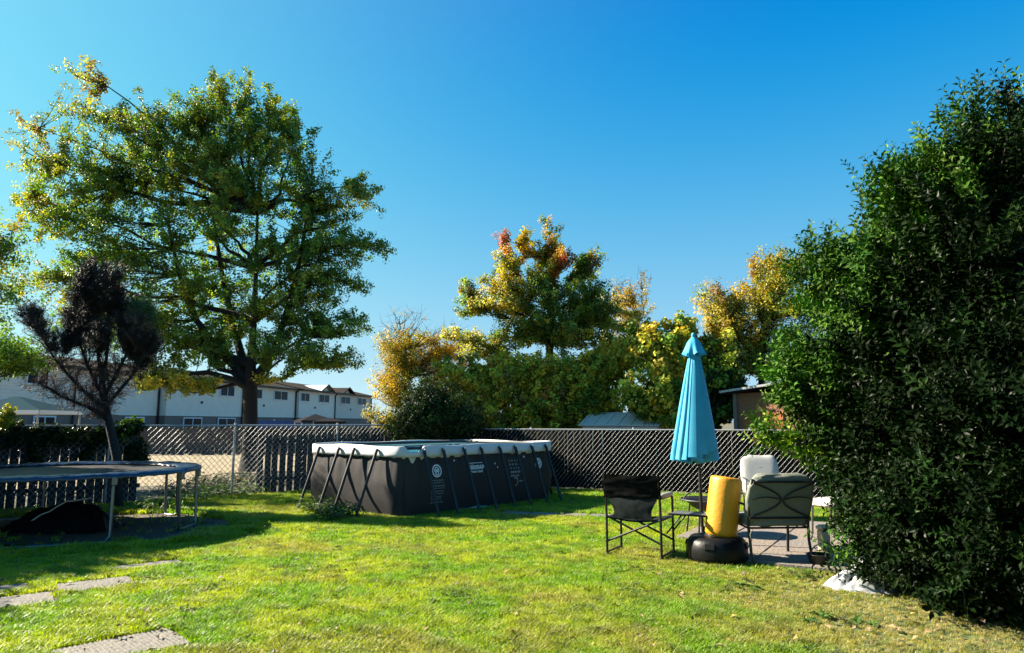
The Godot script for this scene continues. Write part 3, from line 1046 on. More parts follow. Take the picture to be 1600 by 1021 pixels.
	for l in [[Vector3(-7.179, 1.729, -12.500), Vector3(-7.625, 2.130, -12.400), Vector3(-8.031, 2.617, -12.300), Vector3(-8.331, 3.192, -12.200)], [Vector3(-7.212, 1.864, -12.500), Vector3(-7.586, 2.567, -12.500), Vector3(-7.935, 3.271, -12.600)], [Vector3(-7.246, 2.010, -12.500), Vector3(-7.371, 2.802, -12.450), Vector3(-7.564, 3.868, -12.400)], [Vector3(-7.251, 2.067, -12.500), Vector3(-7.280, 2.875, -12.600), Vector3(-7.368, 3.889, -12.700)], [Vector3(-7.217, 1.932, -12.500), Vector3(-6.910, 2.490, -12.400), Vector3(-6.642, 2.956, -12.300), Vector3(-6.482, 3.328, -12.200)], [Vector3(-7.182, 1.774, -12.500), Vector3(-6.844, 2.277, -12.600), Vector3(-6.651, 2.700, -12.700), Vector3(-6.551, 2.933, -12.700)], [Vector3(-7.143, 1.561, -12.500), Vector3(-7.332, 1.748, -12.300), Vector3(-7.775, 1.943, -12.200), Vector3(-8.127, 2.180, -12.100)]]:
		var lp := []
		var lr := []
		for k in l.size():
			lp.append(l[k] + off)
			lr.append(lerpf(0.036, 0.014, float(k) / (l.size() - 1)))
			if k > 0:
				for q in 5:
					var w: Vector3 = l[k - 1].lerp(l[k], (q + 1) / 5.0) + off
					extra_wood.append(w)
					fuzz.append(w)
		var ls := st()
		tube(ls, lp, lr, 7)
		obj("limb", ls, "bark", o)
	tree(o, tr, rr, 3, B, needle_mesh(2), "needle", "bark", 0.0, 0.2, 0.6, Vector2(0.8, 1.25), 0.008, 0, 1.3, 0.75)
	# bare brown twigs below
	var tw := st()
	for k in 1900:
		var a: Vector3 = fuzz[rng.randi() % fuzz.size()] + rv() * 0.05
		var dd := (Vector3(0, 0.35, 0) + rv()).normalized() * rng.randf_range(0.10, 0.36)
		var mid := a + dd * 0.5 + rv() * 0.04
		tube(tw, [a, mid, a + dd], [0.004, 0.0032, 0.002], 3, false, false)
		tube(tw, [mid, mid + (dd * 0.4 + rv() * 0.1)], [0.0028, 0.0018], 3, false, false)
	obj("bare_twigs", tw, "bark_brown", o).set_meta("kind", "stuff")
	var nx := []
	var nc := PackedColorArray()
	for k in 420:
		var a: Vector3 = fuzz[rng.randi() % fuzz.size()]
		nx.append(Transform3D(aim(rv() + Vector3.UP * .3, 0, rng.randf_range(.45, .8)), a + rv() * Vector3(.22, .2, .22)))
		nc.append(br[rng.randi() % 3])
	many("dry_needles", needle_mesh(9), "needle", nx, nc, o)
	rng.seed = 307
	# tree cut by the left border
	base = Vector3(-15.2, 0, -16.5)
	o = thing("locust_tree", "tree cut off by the left border with a few feathery branches", "tree", base)
	off = -base
	tr = [Vector3(0, -.05, 0), Vector3(0, 1.5, 0), Vector3(0.1, 3, 0), Vector3(.2, 4.6, 0), Vector3(.3, 6, 0)]
	B = []
	B.append([Vector3(-12.768, 5.038, -16.000) + off, Vector3(1.4, 1.8, 1.2), 50, GREENY, 0.4, 10])
	B.append([Vector3(-11.788, 5.342, -16.000) + off, Vector3(0.35, 0.35, .6), 8, GREENY, 0.3, 8])
	B.append([Vector3(-11.770, 6.077, -16.000) + off, Vector3(0.3, 0.12, .5), 4, PINK, 0.25, 6])
	B.append([Vector3(-11.656, 4.285, -16.000) + off, Vector3(0.3, 0.1, .5), 4, GREEN, 0.25, 6])
	B.append([Vector3(-12.347, 3.277, -17.000) + off, Vector3(0.9, 0.6, .8), 26, GREEN, 0.3, 13])
	B.append([Vector3(-11.704, 3.044, -17.000) + off, Vector3(0.5, 0.35, .6), 13, GREEN, 0.25, 13])
	tree(o, tr, [.2, .17, .14, .1, .05], 1, B, small, "maple_leaf", "bark", 0.06, 0.1, 0.1)
	rng.seed = 310
	# yellow locust in the middle
	base = Vector3(-4.0, 0, -26)
	o = thing("yellow_locust_tree", "thin yellow tree with bare top twigs right of the town houses", "tree", base)
	off = -base
	tr = [Vector3(0, -.05, 0), Vector3(0.05, 1.0, 0), Vector3(0, 2.0, 0), Vector3(.1, 3.0, 0), Vector3(.05, 4.2, 0)]
	B = []
	B.append([Vector3(-3.799, 4.147, -26.000) + off, Vector3(1.35, 0.7, 1.2), 46, YELLOW + YELLOWG, 0.34, 9])
	B.append([Vector3(-2.409, 4.018, -26.400) + off, Vector3(0.9, 0.6, 1.0), 26, YELLOW, 0.34, 9])
	B.append([Vector3(-4.431, 2.898, -25.700) + off, Vector3(0.7, 0.8, 0.8), 24, YELLOW + YELLOWG, 0.34, 9])
	B.append([Vector3(-3.301, 2.797, -26.000) + off, Vector3(1.3, 0.8, 1.0), 34, GREEN + GREENY + YELLOWG, 0.36, 9])
	B.append([Vector3(-4.690, 1.744, -26.000) + off, Vector3(0.6, 0.5, 0.8), 18, YELLOWG, 0.34, 9])
	B.append([Vector3(-4.058, 5.178, -26.000) + off, Vector3(0.9, 0.5, 0.8), 12, PINK + YELLOW, 0.4, 1])
	B.append([Vector3(-2.619, 4.697, -26.000) + off, Vector3(0.8, 0.4, 0.8), 9, PINK + YELLOW, 0.4, 1])
	tree(o, tr, [.16, .14, .11, .08, .04], 1, B, small, "gold_leaf", "bark", 0.07, 0.3, 0.15, Vector2(.8, 1.3), 0.014, 2, 3.0)
	rng.seed = 313
	# orange and green maple
	base = Vector3(1.2, 0, -24)
	o = thing("autumn_maple_tree", "maple turning orange and red at its top above the vine hedge", "tree", base)
	off = -base
	tr = [Vector3(0, -.05, 0), Vector3(0, 1.6, 0), Vector3(0.05, 2.8, 0), Vector3(.1, 4.2, 0), Vector3(.15, 5.6, 0), Vector3(.2, 7.2, 0)]
	B = []
	B.append([Vector3(1.326, 5.453, -24.000) + off, Vector3(1.5, 1.3, 1.4), 56, GREEN + GREENY, 0.36, 12])
	B.append([Vector3(-0.218, 5.608, -23.600) + off, Vector3(1.0, 0.9, 1.1), 34, YELLOWG + YELLOW, 0.34, 12])
	B.append([Vector3(-1.216, 5.453, -24.000) + off, Vector3(0.6, 0.35, 0.7), 14, YELLOWG + GREENY, 0.3, 11])
	B.append([Vector3(-1.552, 6.015, -24.000) + off, Vector3(0.25, 0.3, 0.4), 6, GREENY + PINK, 0.26, 9])
	B.append([Vector3(-0.221, 6.988, -23.800) + off, Vector3(0.55, 0.75, 0.7), 18, ORANGE + YELLOWG, 0.3, 11])
	B.append([Vector3(-0.289, 7.669, -23.800) + off, Vector3(0.26, 0.4, 0.4), 8, RED + ORANGE, 0.24, 10])
	B.append([Vector3(0.492, 7.606, -24.000) + off, Vector3(0.35, 0.5, 0.5), 10, ORANGE + YELLOW, 0.26, 11])
	B.append([Vector3(1.345, 7.951, -24.000) + off, Vector3(0.42, 0.75, 0.5), 15, ORANGE + YELLOWG + GREENY, 0.28, 11])
	B.append([Vector3(1.703, 6.919, -23.500) + off, Vector3(0.32, 0.6, 0.4), 11, RED + ORANGE, 0.26, 11])
	B.append([Vector3(1.113, 6.693, -24.000) + off, Vector3(0.7, 0.6, 0.7), 18, GREENY + YELLOW, 0.3, 11])
	B.append([Vector3(2.582, 6.851, -24.200) + off, Vector3(0.45, 0.45, 0.5), 12, GREENY, 0.28, 11])
	B.append([Vector3(2.927, 7.311, -24.200) + off, Vector3(0.2, 0.35, 0.4), 5, GREENY + PINK, 0.24, 9])
	B.append([Vector3(2.766, 5.677, -24.000) + off, Vector3(0.9, 0.75, 0.9), 28, GREENY + YELLOWG, 0.34, 12])
	B.append([Vector3(1.979, 4.562, -24.000) + off, Vector3(1.5, 0.7, 1.3), 42, GREEN + YELLOWG, 0.34, 12])
	B.append([Vector3(-0.220, 4.562, -24.000) + off, Vector3(1.0, 0.6, 1.0), 26, YELLOWG + GREENY, 0.34, 12])
	B.append([Vector3(-1.650, 4.562, -24.000) + off, Vector3(0.8, 0.22, 0.6), 12, YELLOWG, 0.3, 9])
	B.append([Vector3(3.448, 5.148, -24.200) + off, Vector3(0.8, 0.5, 0.8), 20, GREENY + YELLOWG, 0.32, 11])
	B.append([Vector3(3.537, 4.030, -24.200) + off, Vector3(1.0, 0.5, 0.8), 22, GREENY + YELLOWG, 0.32, 11])
	B.append([Vector3(-1.096, 4.009, -24.000) + off, Vector3(0.8, 0.4, 0.8), 16, YELLOWG, 0.32, 11])
	B.append([Vector3(0.656, 3.460, -24.000) + off, Vector3(1.8, 0.5, 1.2), 32, GREENY, 0.36, 10])
	tree(o, tr, [.22, .19, .16, .12, .08, .04], 1, B, maple, "maple_leaf", "bark", 0.07, 0.35, 0.06, Vector2(.8, 1.25), 0.014, 0, 2.3)
	rng.seed = 316
	# pale yellow tree behind it
	base = Vector3(5.1, 0, -30)
	o = thing("pale_yellow_tree", "thin pale yellow tree showing behind the orange maple", "tree", base)
	off = -base
	tr = [Vector3(0, -.05, 0), Vector3(0, 1.8, 0), Vector3(0, 3.4, 0), Vector3(0, 5.2, 0)]
	B = []
	B.append([Vector3(5.111, 6.441, -30.000) + off, Vector3(0.9, 0.8, 0.9), 26, YELLOW, 0.4, 8])
	B.append([Vector3(4.435, 7.143, -30.000) + off, Vector3(0.6, 0.6, 0.9), 12, PINK + YELLOW, 0.4, 4])
	B.append([Vector3(5.547, 7.284, -30.000) + off, Vector3(0.5, 0.5, 0.9), 10, PINK + YELLOW, 0.4, 3])
	B.append([Vector3(4.943, 5.051, -30.000) + off, Vector3(1.1, 0.7, 0.9), 26, YELLOW + YELLOWG, 0.4, 8])
	tree(o, tr, [.18, .15, .1, .05], 1, B, small, "gold_leaf", "bark", 0.06, 0.3, 0.15, Vector2(.9, 1.4), 0.014, 1)
	rng.seed = 319
	# vine hedge behind the slatted fence
	base = Vector3(1.3, 0, -19.6)
	o = thing("vine_hedge", "long vine-covered hedge with yellow upper leaves behind the slatted fence", "hedge", base)
	off = -base
	B = []
	for q in [[730, 625, .9, .85, 44, 0], [785, 625, 1.0, .95, 52, 0], [840, 625, 1.0, .95, 52, 0], [895, 625, 1.0, .95, 52, 0], [940, 610, .8, .9, 40, 2], [800, 580, 1.2, .3, 26, 1], [870, 578, 1.2, .3, 28, 1], [930, 575, .9, .35, 22, 1], [720, 580, .6, .3, 12, 2], [960, 560, .6, .45, 18, 1], [780, 665, 1.3, .4, 26, 0], [890, 665, 1.4, .4, 26, 0]]:
		B.append([pix(q[0], q[1], 19.4 + 0.4 * rng.randf()) + off, Vector3(q[2], q[3], .8), q[4], [YELLOW + YELLOW + YELLOWG + YELLOWG + [Color(.40, .20, .04), Color(.22, .16, .04)], YELLOW + YELLOWG + YELLOWG, YELLOWG + GREENY][q[5]], 0.3, 11])
	tree(o, [Vector3(0, -.05, 0), Vector3(0, .8, 0), Vector3(0, 1.6, 0)], [.09, .07, .04], 0, B, broad, "vine_leaf", "bark", 0.03, 0.0, 0.5, Vector2(.7, 1.15), 0.01)
	rng.seed = 322
	# yellow vine mound behind the umbrella
	base = Vector3(4.7, 0, -18.0)
	o = thing("yellow_vine", "mound of yellow-green vine leaves just left of the closed umbrella", "vine", base)
	off = -base
	B = []
	for q in [[1030, 560, .8, .8, 46, 1], [1020, 615, .8, .6, 36, 2], [1005, 530, .45, .4, 16, 1], [1060, 530, .5, .5, 20, 1], [1080, 600, .8, .9, 40, 3], [1130, 560, .6, .6, 24, 2], [1120, 620, .8, .6, 30, 3], [1050, 640, .8, .3, 16, 1]]:
		B.append([pix(q[0], q[1], 17.6 + 0.5 * rng.randf()) + off, Vector3(q[2], q[3], .7), q[4], [GREEN, YELLOW + YELLOWG + GREENY + GREENY, YELLOWG + GREENY, GREEN + DARKG][q[5]], 0.28, 10])
	tree(o, [Vector3(0, -.05, 0), Vector3(0, 1.0, 0), Vector3(0, 2.0, 0)], [.09, .07, .04], 0, B, broad, "vine_leaf", "bark", 0.03, 0.0, 0.12, Vector2(.8, 1.3), 0.01)
	rng.seed = 325
	# yellow tree between umbrella and bush
	base = Vector3(6.6, 0, -18.6)
	o = thing("yellow_bush_tree", "yellow-leaved tree above the wooden shed beside the dark bush", "tree", base)
	off = -base
	tr = [Vector3(0, -.05, 0), Vector3(0, 1.6, 0), Vector3(0, 2.8, 0), Vector3(.1, 4.2, 0)]
	B = []
	for q in [[1160, 500, .9, .8, 44, 0], [1105, 465, .35, .4, 10, 1], [1130, 500, .5, .6, 20, 0], [1190, 440, .55, .5, 20, 0], [1190, 410, .2, .3, 6, 1], [1215, 420, .25, .4, 8, 1], [1230, 480, .7, .8, 30, 2], [1140, 560, .8, .6, 30, 2], [1220, 560, .9, .8, 30, 2], [1250, 420, .4, .4, 10, 2], [1300, 470, .8, .8, 20, 2]]:
		B.append([pix(q[0], q[1], 18.4 + 0.6 * rng.randf()) + off, Vector3(q[2], q[3], .8), q[4], [YELLOWG + YELLOWG + YELLOW, YELLOWG + PINK, GREENY + YELLOWG][q[5]], 0.28, 11])
	tree(o, tr, [.14, .12, .09, .05], 1, B, small, "gold_leaf", "bark", 0.04, 0.4, 0.25)
	rng.seed = 328
	# dark shrub in the fence corner
	base = Vector3(-2.9, 0, -16.3)
	o = thing("dark_shrub", "almost black shrub in the fence corner behind the pool", "shrub", base)
	off = -base
	B = []
	for q in [[650, 650, .55, .5, 30, 0], [690, 640, .6, .55, 34, 0], [725, 650, .5, .45, 24, 0], [668, 622, .4, .25, 10, 0], [645, 690, .5, .4, 20, 0], [700, 690, .6, .4, 22, 0]]:
		B.append([pix(q[0], q[1], 16.4 + 0.4 * rng.randf()) + off, Vector3(q[2], q[3], .5), q[4], DARKG, 0.24, 11])
	tree(o, [Vector3(0, -.05, 0), Vector3(0, .5, 0), Vector3(0, 1.2, 0)], [.06, .05, .03], 0, B, small, "vine_leaf", "bark", 0.02, 0.0, 0.5, Vector2(.7, 1.1), 0.008)
	rng.seed = 331
	# ivy on the left fence
	o = thing("ivy", "dark ivy covering the top of the left chain-link fence", "ivy", Vector3(-8.6, 0, -12.3))
	off = -o.position
	B = []
	for k in 17:
		var sx := -0.7 + k * 0.235
		var p := Vector3(-9.6, 0, -11.6) + Vector3(.77, 0, -.638) * sx
		var low := k < 6
		B.append([p + Vector3(0, 1.42 - (0.3 if low else 0.06) + rng.randf_range(-.04, .04), 0) + off, Vector3(.2, .42 if low else 0.06, .14), 15 if low else 4, DARKG, 0.10, 8])
	for k in [7, 10]:
		B.append([Vector3(-9.6, 0, -11.6) + Vector3(.77, 0, -.638) * (1.55 + (k - 7) * .28) + Vector3(0, .9, 0) + off, Vector3(.08, .5, .1), 9, DARKG, 0.08, 8])
	B.append([Vector3(-7.270, 1.409, -13.600) + off, Vector3(.14, .14, .1), 7, GREEN, 0.1, 9])
	B.append([Vector3(-7.119, 0.843, -13.600) + off, Vector3(.12, .4, .1), 12, DARKG, 0.1, 9])
	B.append([Vector3(-8.671, 1.614, -12.200) + off, Vector3(.1, .1, .1), 6, YELLOWG, 0.09, 7])
	tree(o, [Vector3(0, -.05, 0), Vector3(0, .5, 0), Vector3(0, 1.1, 0)], [.03, .02, .015], 0, B, sprig_mesh(8, 0.08, 0.06, 0.05, 0.4, false, 8), "vine_leaf", "bark", 0.007, 0.0, 0.6, Vector2(.8, 1.2), 0.004)
	# added hedge outside the view, shaped to shade the left of the lawn
	base = Vector3(-9.5, 0, -9.4)
	o = thing("added_shade_hedge", "tall unseen hedge added to shade the left of the lawn", "hedge", base)
	B = []
	for k in 6:
		B.append([Vector3(rng.randf_range(-.1, .1), 1.1, 1.9 - k * .78), Vector3(.45, 1.1, .6), 34, DARKG, 0.26, 12])
		B.append([Vector3(rng.randf_range(-.1, .15), 2.6 + rng.randf_range(-.15, .2), 1.9 - k * .78), Vector3(.42, .75, .5), 32, DARKG, 0.24, 12])
	tree(o, [Vector3(0, -.05, 0), Vector3(0, .8, 0), Vector3(0, 1.6, 0)], [.07, .06, .04], 0, B, sprig_mesh(10, 0.2, 0.09, 0.06, 0.2, false, 14), "vine_leaf", "bark", 0.02, 0.0, 0.6, Vector2(.8, 1.2), 0.008)
	# weeds along the field fence and beside the pool
	var weed := sprig_mesh(9, 0.22, 0.10, 0.028, -0.2, false, 12)
	weeds("weeds", "low dark weeds along the foot of the open chain-link fence", weed, [Vector3(-6.080, 0.000, -13.704), Vector3(-6.214, 0.000, -14.883), Vector3(-5.718, 0.000, -14.631), Vector3(-5.499, 0.000, -15.278), Vector3(-5.969, 0.000, -12.252)], 0.4, 46, DARKG + GREEN)
	weeds("weeds", "dark scrub on the field side of the open chain-link fence", weed, [Vector3(-7.196, 0.000, -15.278), Vector3(-7.243, 0.000, -16.288), Vector3(-6.936, 0.000, -16.763), Vector3(-6.618, 0.000, -17.096), Vector3(-6.211, 0.000, -17.442), Vector3(-5.805, 0.000, -17.621), Vector3(-7.690, 0.000, -17.990), Vector3(-6.949, 0.000, -18.573)], 0.55, 46, DARKG + [Color(.09, .075, .03)])
	weeds("weeds", "clump of long-leaved weeds at the left end of the pool", weed, [Vector3(-3.121, 0.000, -11.756), Vector3(-2.744, 0.000, -11.083), Vector3(-2.633, 0.000, -11.447), Vector3(-3.386, 0.000, -12.252)], 0.22, 42, [Color(.05, .09, .03), Color(.08, .13, .05), Color(.04, .08, .02)])


func weeds(called: String, label: String, m: Mesh, at: Array, r: float, n: int, pal: Array):
	var o := thing(called, label, "weeds", at[0])
	var xs := []
	var cols := PackedColorArray()
	for p in at:
		for k in n:
			var q := rv() * r
			q.y = 0.0
			xs.append(Transform3D(aim(Vector3(0, 1, 0) + rv() * 0.7, rng.randf() * TAU, rng.randf_range(.5, 1.25)), p - at[0] + q))
			cols.append(pal[rng.randi() % pal.size()] * rng.randf_range(.7, 1.3))
	many("foliage", m, "vine_leaf", xs, cols, o)


func pix(x: float, y: float, d: float) -> Vector3:   # a point at a given distance ahead, in metres
	var c := cos(atan(150.0 / 1100.0))
	var s := sin(atan(150.0 / 1100.0))
	var b := -(y - 510.5) / 1100.0
	var t := d / (c - b * s)
	return Vector3((x - 800.0) / 1100.0 * t, 1.5 + (b * c + s) * t, -d)


func right_bush():
	rng.seed = 136
	var base := Vector3(4.3, 0, -6.4)
	var o := thing("privet_bush", "huge dark green glossy bush filling the right side", "bush", base)
	var off := -base
	var sprig := sprig_mesh(14, 0.29, 0.094, 0.043, 0.0, true, 6)
	var B := []
	var shade_green := [Color(.003, .008, .002), Color(.0045, .011, .003), Color(.004, .009, .0025), Color(.010, .024, .005)]  # leaves of the shaded face, shade put into a near-black palette
	var lit_green := [Color(.042, .10, .013), Color(.026, .065, .010), Color(.06, .115, .014)]  # same leaves where sun falls, upper left, sunlight put into the colour
	for q in [
		[1440, 560, 6.9, .95, .95, 1.0, 130, 0], [1545, 410, 6.4, 0.9, .95, 1.0, 124, 0], [1495, 300, 6.6, .55, .5, .7, 54, 1], [1545, 235, 6.3, .42, .4, .5, 34, 1], [1440, 320, 6.8, .3, .3, .5, 22, 1], [1600, 240, 6.0, .5, .5, .8, 44, 0],
		[1420, 410, 7.0, .55, .55, .8, 60, 1], [1335, 465, 7.2, .52, .5, .8, 60, 1], [1290, 430, 7.3, .3, .28, .5, 22, 1], [1385, 330, 7.0, .34, .3, .5, 26, 1], [1305, 555, 7.4, .50, .5, .8, 64, 1], [1262, 600, 7.5, .30, .34, .5, 28, 1], [1335, 655, 7.4, .42, .42, .7, 44, 0],
		[1430, 690, 6.9, .9, .8, 1.0, 104, 0], [1560, 650, 6.0, .95, 1.0, 1.0, 120, 0], [1450, 820, 6.4, .62, .5, .7, 54, 0], [1400, 780, 6.8, .36, .46, .5, 34, 0],
		[1555, 840, 5.8, .8, .6, .8, 70, 0], [1650, 760, 5.2, .7, .9, .8, 74, 0], [1670, 470, 5.8, .7, 1.1, .9, 74, 0], [1610, 940, 5.5, .45, .22, .5, 18, 0], [1410, 880, 6.4, .32, .2, .4, 16, 0], [1345, 765, 7.3, .18, .28, .3, 12, 1], [1352, 850, 6.9, .16, .18, .25, 8, 1], [1225, 690, 7.9, .14, .18, .2, 7, 2]]:
		B.append([pix(q[0], q[1], q[2]) + off, Vector3(q[3], q[4], q[5]), q[6], [shade_green, lit_green, lit_green + GREENY][q[7]], 0.24, 11])
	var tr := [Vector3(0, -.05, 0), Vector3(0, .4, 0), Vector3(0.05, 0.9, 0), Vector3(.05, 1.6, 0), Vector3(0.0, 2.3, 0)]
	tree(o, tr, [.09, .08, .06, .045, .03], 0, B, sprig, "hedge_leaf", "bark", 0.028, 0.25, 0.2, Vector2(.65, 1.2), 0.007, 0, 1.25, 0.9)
	# long shoots on top
	var k := 0
	for q in [[1578, 130, 6.2, .55], [1475, 190, 6.6, .42], [1512, 205, 6.5, .36], [1415, 225, 6.8, .38], [1345, 288, 7.1, .34], [1300, 345, 7.2, .26], [1250, 395, 7.4, .28], [1445, 230, 6.7, .26], [1545, 190, 6.3, .34], [1380, 275, 6.9, .28], [1600, 170, 6.0, .4]]:
		var s := st()
		var top: Vector3 = pix(q[0], q[1], q[2]) + off
		var dir := Vector3(0.14 * sin(k * 2.3) - .1, -1, 0.1 * cos(k * 1.7)).normalized()
		var L: float = q[3]
		tube(s, [top, top + dir * L * .5, top + dir * L * 1.6], [0.002, 0.004, 0.005], 4, false, false)
		var n := int(L / 0.036)
		for i in n:
			var t := float(i) / n
			for sg in [0.0, PI]:
				var g: float = i * 1.57 + sg + 0.4
				var out := Vector3(cos(g), 0, sin(g))
				leaf(s, top + dir * L * t, out * 0.8 - dir * 0.75, -dir + out * .2, 0.045 + 0.055 * minf(t * 2.2, 1.0), 0.018 + 0.024 * minf(t * 2.0, 1.0), 0.28)
		var sh := obj("shoot", s, "shoot_leaf", o)
		k += 1


# ------------------------------------------------------------------ pool
const PL := 3.95
const PW := 2.68
var per := []       # perimeter points of the pool (local x, z) with outward normal, distance


func pool_perimeter():
	per = []
	var r := 0.32
	var hx := PL / 2 - r
	var hz := PW / 2 - r
	# start at the middle of the near-left corner, run along the long front side, right end, back, left end
	var cs := [Vector2(-hx, hz), Vector2(hx, hz), Vector2(hx, -hz), Vector2(-hx, -hz)]
	var a0 := [PI * 0.75, PI * 0.5, 0.0, -PI * 0.5]
	var pts := []
	for i in 4:
		var c: Vector2 = cs[i]
		var g0: float = a0[i]
		var g1: float = [PI * .5, 0.0, -PI * .5, -PI][i]
		for k in 9:
			var g := lerpf(g0, g1, k / 8.0)
			pts.append([c + Vector2(cos(g), sin(g)) * r, Vector2(cos(g), sin(g))])
		var e: Vector2 = cs[(i + 1) % 4]
		var nn := Vector2(cos(g1), sin(g1))
		for k in range(1, 30):
			pts.append([c.lerp(e, k / 30.0) + nn * r, nn])
	for k in 9:
		var g := lerpf(PI, PI * .75, k / 8.0)
		pts.append([cs[0] + Vector2(cos(g), sin(g)) * r, Vector2(cos(g), sin(g))])
	var d := 0.0
	for i in pts.size():
		if i > 0: d += pts[i][0].distance_to(pts[i - 1][0])
		per.append([pts[i][0], pts[i][1], d])


func wall_at(i: int, h: float, off := 0.0) -> Vector3:
	var q: Array = per[i]
	var b := 0.10 * sin(clampf(h / 1.0, 0, 1) * PI * 0.9 + 0.15) - 0.05
	var dist: float = q[2]
	# gathered cloth below the rim, slack towards the bottom
	b += 0.016 * sin(dist * 26.0 + 2.0 * sin(dist * 3.0)) * smoothstep(0.25, 0.95, h) * (0.6 + 0.4 * sin(dist * 7.0))
	b += 0.03 * noise.get_noise_2d(dist * 1.4, h * 2.0)
	var p: Vector2 = q[0] + q[1] * (b + off)
	return Vector3(p.x, h, p.y)


func front(t: float, h: float, off := 0.0) -> Vector3:   # point on the long front wall, t metres from the near-left corner
	var x := -PL / 2 + t
	var best := 0
	for i in per.size():
		if per[i][1].y > 0.99 and absf(per[i][0].x - x) < absf(per[best][0].x - x) or best == 0 and per[i][1].y > 0.99:
			best = i
	var nxt := best + 1 if per[best][0].x < x else best - 1
	var f: float = (x - per[best][0].x) / (per[nxt][0].x - per[best][0].x)
	return wall_at(best, h, off).lerp(wall_at(nxt, h, off), f)


func rim_top(i: int) -> float:
	var d: float = per[i][2]
	var L: float = per[per.size() - 1][2]
	var e := minf(d, L - d)                     # distance from the near-left corner
	return 1.135 - 0.022 * (0.5 - 0.5 * cos(d * TAU / 1.9)) - 0.006 * noise.get_noise_1d(d * 3.0) - 0.10 * (1.0 - smoothstep(0.08, 0.20, absf(d - 0.18)))


func pool():
	pool_perimeter()
	var o := thing("swimming_pool", "rectangular above-ground pool with dark woven wall and white rim", "swimming pool", Vector3(-1.436, 0, -13.67), deg_to_rad(49.0))
	var n := per.size() - 1
	var s := st()
	grid(s, n, 22, func(u, v): return wall_at(roundi(u * n), v * 1.02))
	obj("wall", s, "pool_liner", o)
	# white rim sleeve: outside band, over the top, inside
	s = st()
	grid(s, n, 8, func(u, v):
		var i := roundi(u * n)
		var k := roundi(v * 8)
		var t := rim_top(i)
		var off: float = [0.012, 0.027, 0.028, 0.027, 0.018, -0.012, -0.028, -0.03, -0.03][k]
		var h: float = [0.945, 0.948, 0.99, t - .006, t, t, t - .006, t - .10, t - 0.2][k]
		var q: Array = per[i]
		var b := 0.012 if k > 3 else 0.012 + 0.003 * sin(q[2] * 30.0)
		var p: Vector2 = q[0] + q[1] * (off + b)
		return Vector3(p.x, h, p.y))
	obj("rim", s, "pool_rim", o)
	# frame tube that shows in the gap of the rim at the near corner
	s = st()
	var fr := []
	for i in range(0, n):
		fr.append(Vector3(per[i][0].x, 1.085, per[i][0].y) - Vector3(per[i][1].x, 0, per[i][1].y) * 0.03)
	tube(s, fr, 0.026, 8, true)
	obj("frame_tube", s, "dark_metal", o)
	# inside and water
	s = st()
	grid(s, n, 4, func(u, v):
		var i := roundi(u * n)
		var p: Vector2 = per[i][0] - per[i][1] * 0.035
		return Vector3(p.x, 1.0 - v * 0.98, p.y))
	obj("inner_liner", s, "pool_inside", o)
	var poly := PackedVector2Array()
	for i in n:
		poly.append(per[i][0] - per[i][1] * 0.04)
	s = st()
	sheet(s, poly, 0.82)
	obj("water", s, "pool_water", o)
	s = st()
	sheet(s, poly, 0.03)
	obj("pool_floor", s, "pool_inside", o)
	# slanted legs
	var legs := []
	for k in 8:
		legs.append([Vector3(-PL / 2 + 0.375 + 0.457 * k - (0.03 if k % 2 else 0.0), 0, PW / 2), Vector3(0, 0, 1)])
	for k in 4:
		legs.append([Vector3(-PL / 2, 0, PW / 2 - [0.58, 1.19, 1.62, 2.2][k]), Vector3(-1, 0, 0)])
	for k in 3:
		legs.append([Vector3(PL / 2, 0, PW / 2 - 0.45 - k * 0.7), Vector3(1, 0, 0)])
	for k in 6:
		legs.append([Vector3(-PL / 2 + 0.5 + 0.6 * k, 0, -PW / 2), Vector3(0, 0, -1)])
	for l in legs:
		s = st()
		var top: Vector3 = l[0] + l[1] * 0.062 + Vector3(0, 1.075, 0)
		var foot: Vector3 = l[0] + l[1] * 0.46
		tube(s, [top, foot.lerp(top, .5), foot], [0.027, 0.026, 0.025], 10)
		var lg := obj("leg", s, "dark_metal", o)
		s = st()
		tube(s, [top + l[1] * .01 + Vector3(0, -.012, 0), top + l[1] * .034 + Vector3(0, -.010, 0)], 0.018, 10)
		obj("cap", s, "pool_rim", lg)
	# print on the long wall
	emblem(o, 0.70, 0.71, 0.105, "round white emblem over the small print")
	emblem(o, 3.36, 0.72, 0.10, "round white emblem at the far end of the wall")
	print_lines(o, 0.72, 0.56, 0.30, 9, 0.044)
	words(o, "Coleman", 1.60, 0.742, 0.074)
	words(o, "Power Steel", 1.62, 0.655, 0.040)
	s = st()
	for h in [0.800, 0.714, 0.698]:
		strip(s, 1.44, 1.78, h, 0.010)
	obj("printed_line", s, "white_print", o)
	print_rows(o)
	s = st()
	for q in [[1.10, 0.86], [2.08, 0.77], [2.16, 0.70], [2.93, 0.86]]:
		strip(s, q[0], q[0] + 0.03, q[1], 0.03)
	obj("printed_mark", s, "white_print", o).set_meta("kind", "stuff")


func strip(s: SurfaceTool, t0: float, t1: float, h: float, w: float):
	var n := maxi(1, int((t1 - t0) / 0.04))
	grid(s, n, 1, func(u, v): return front(lerpf(t0, t1, u), h + (v - .5) * w, 0.006))


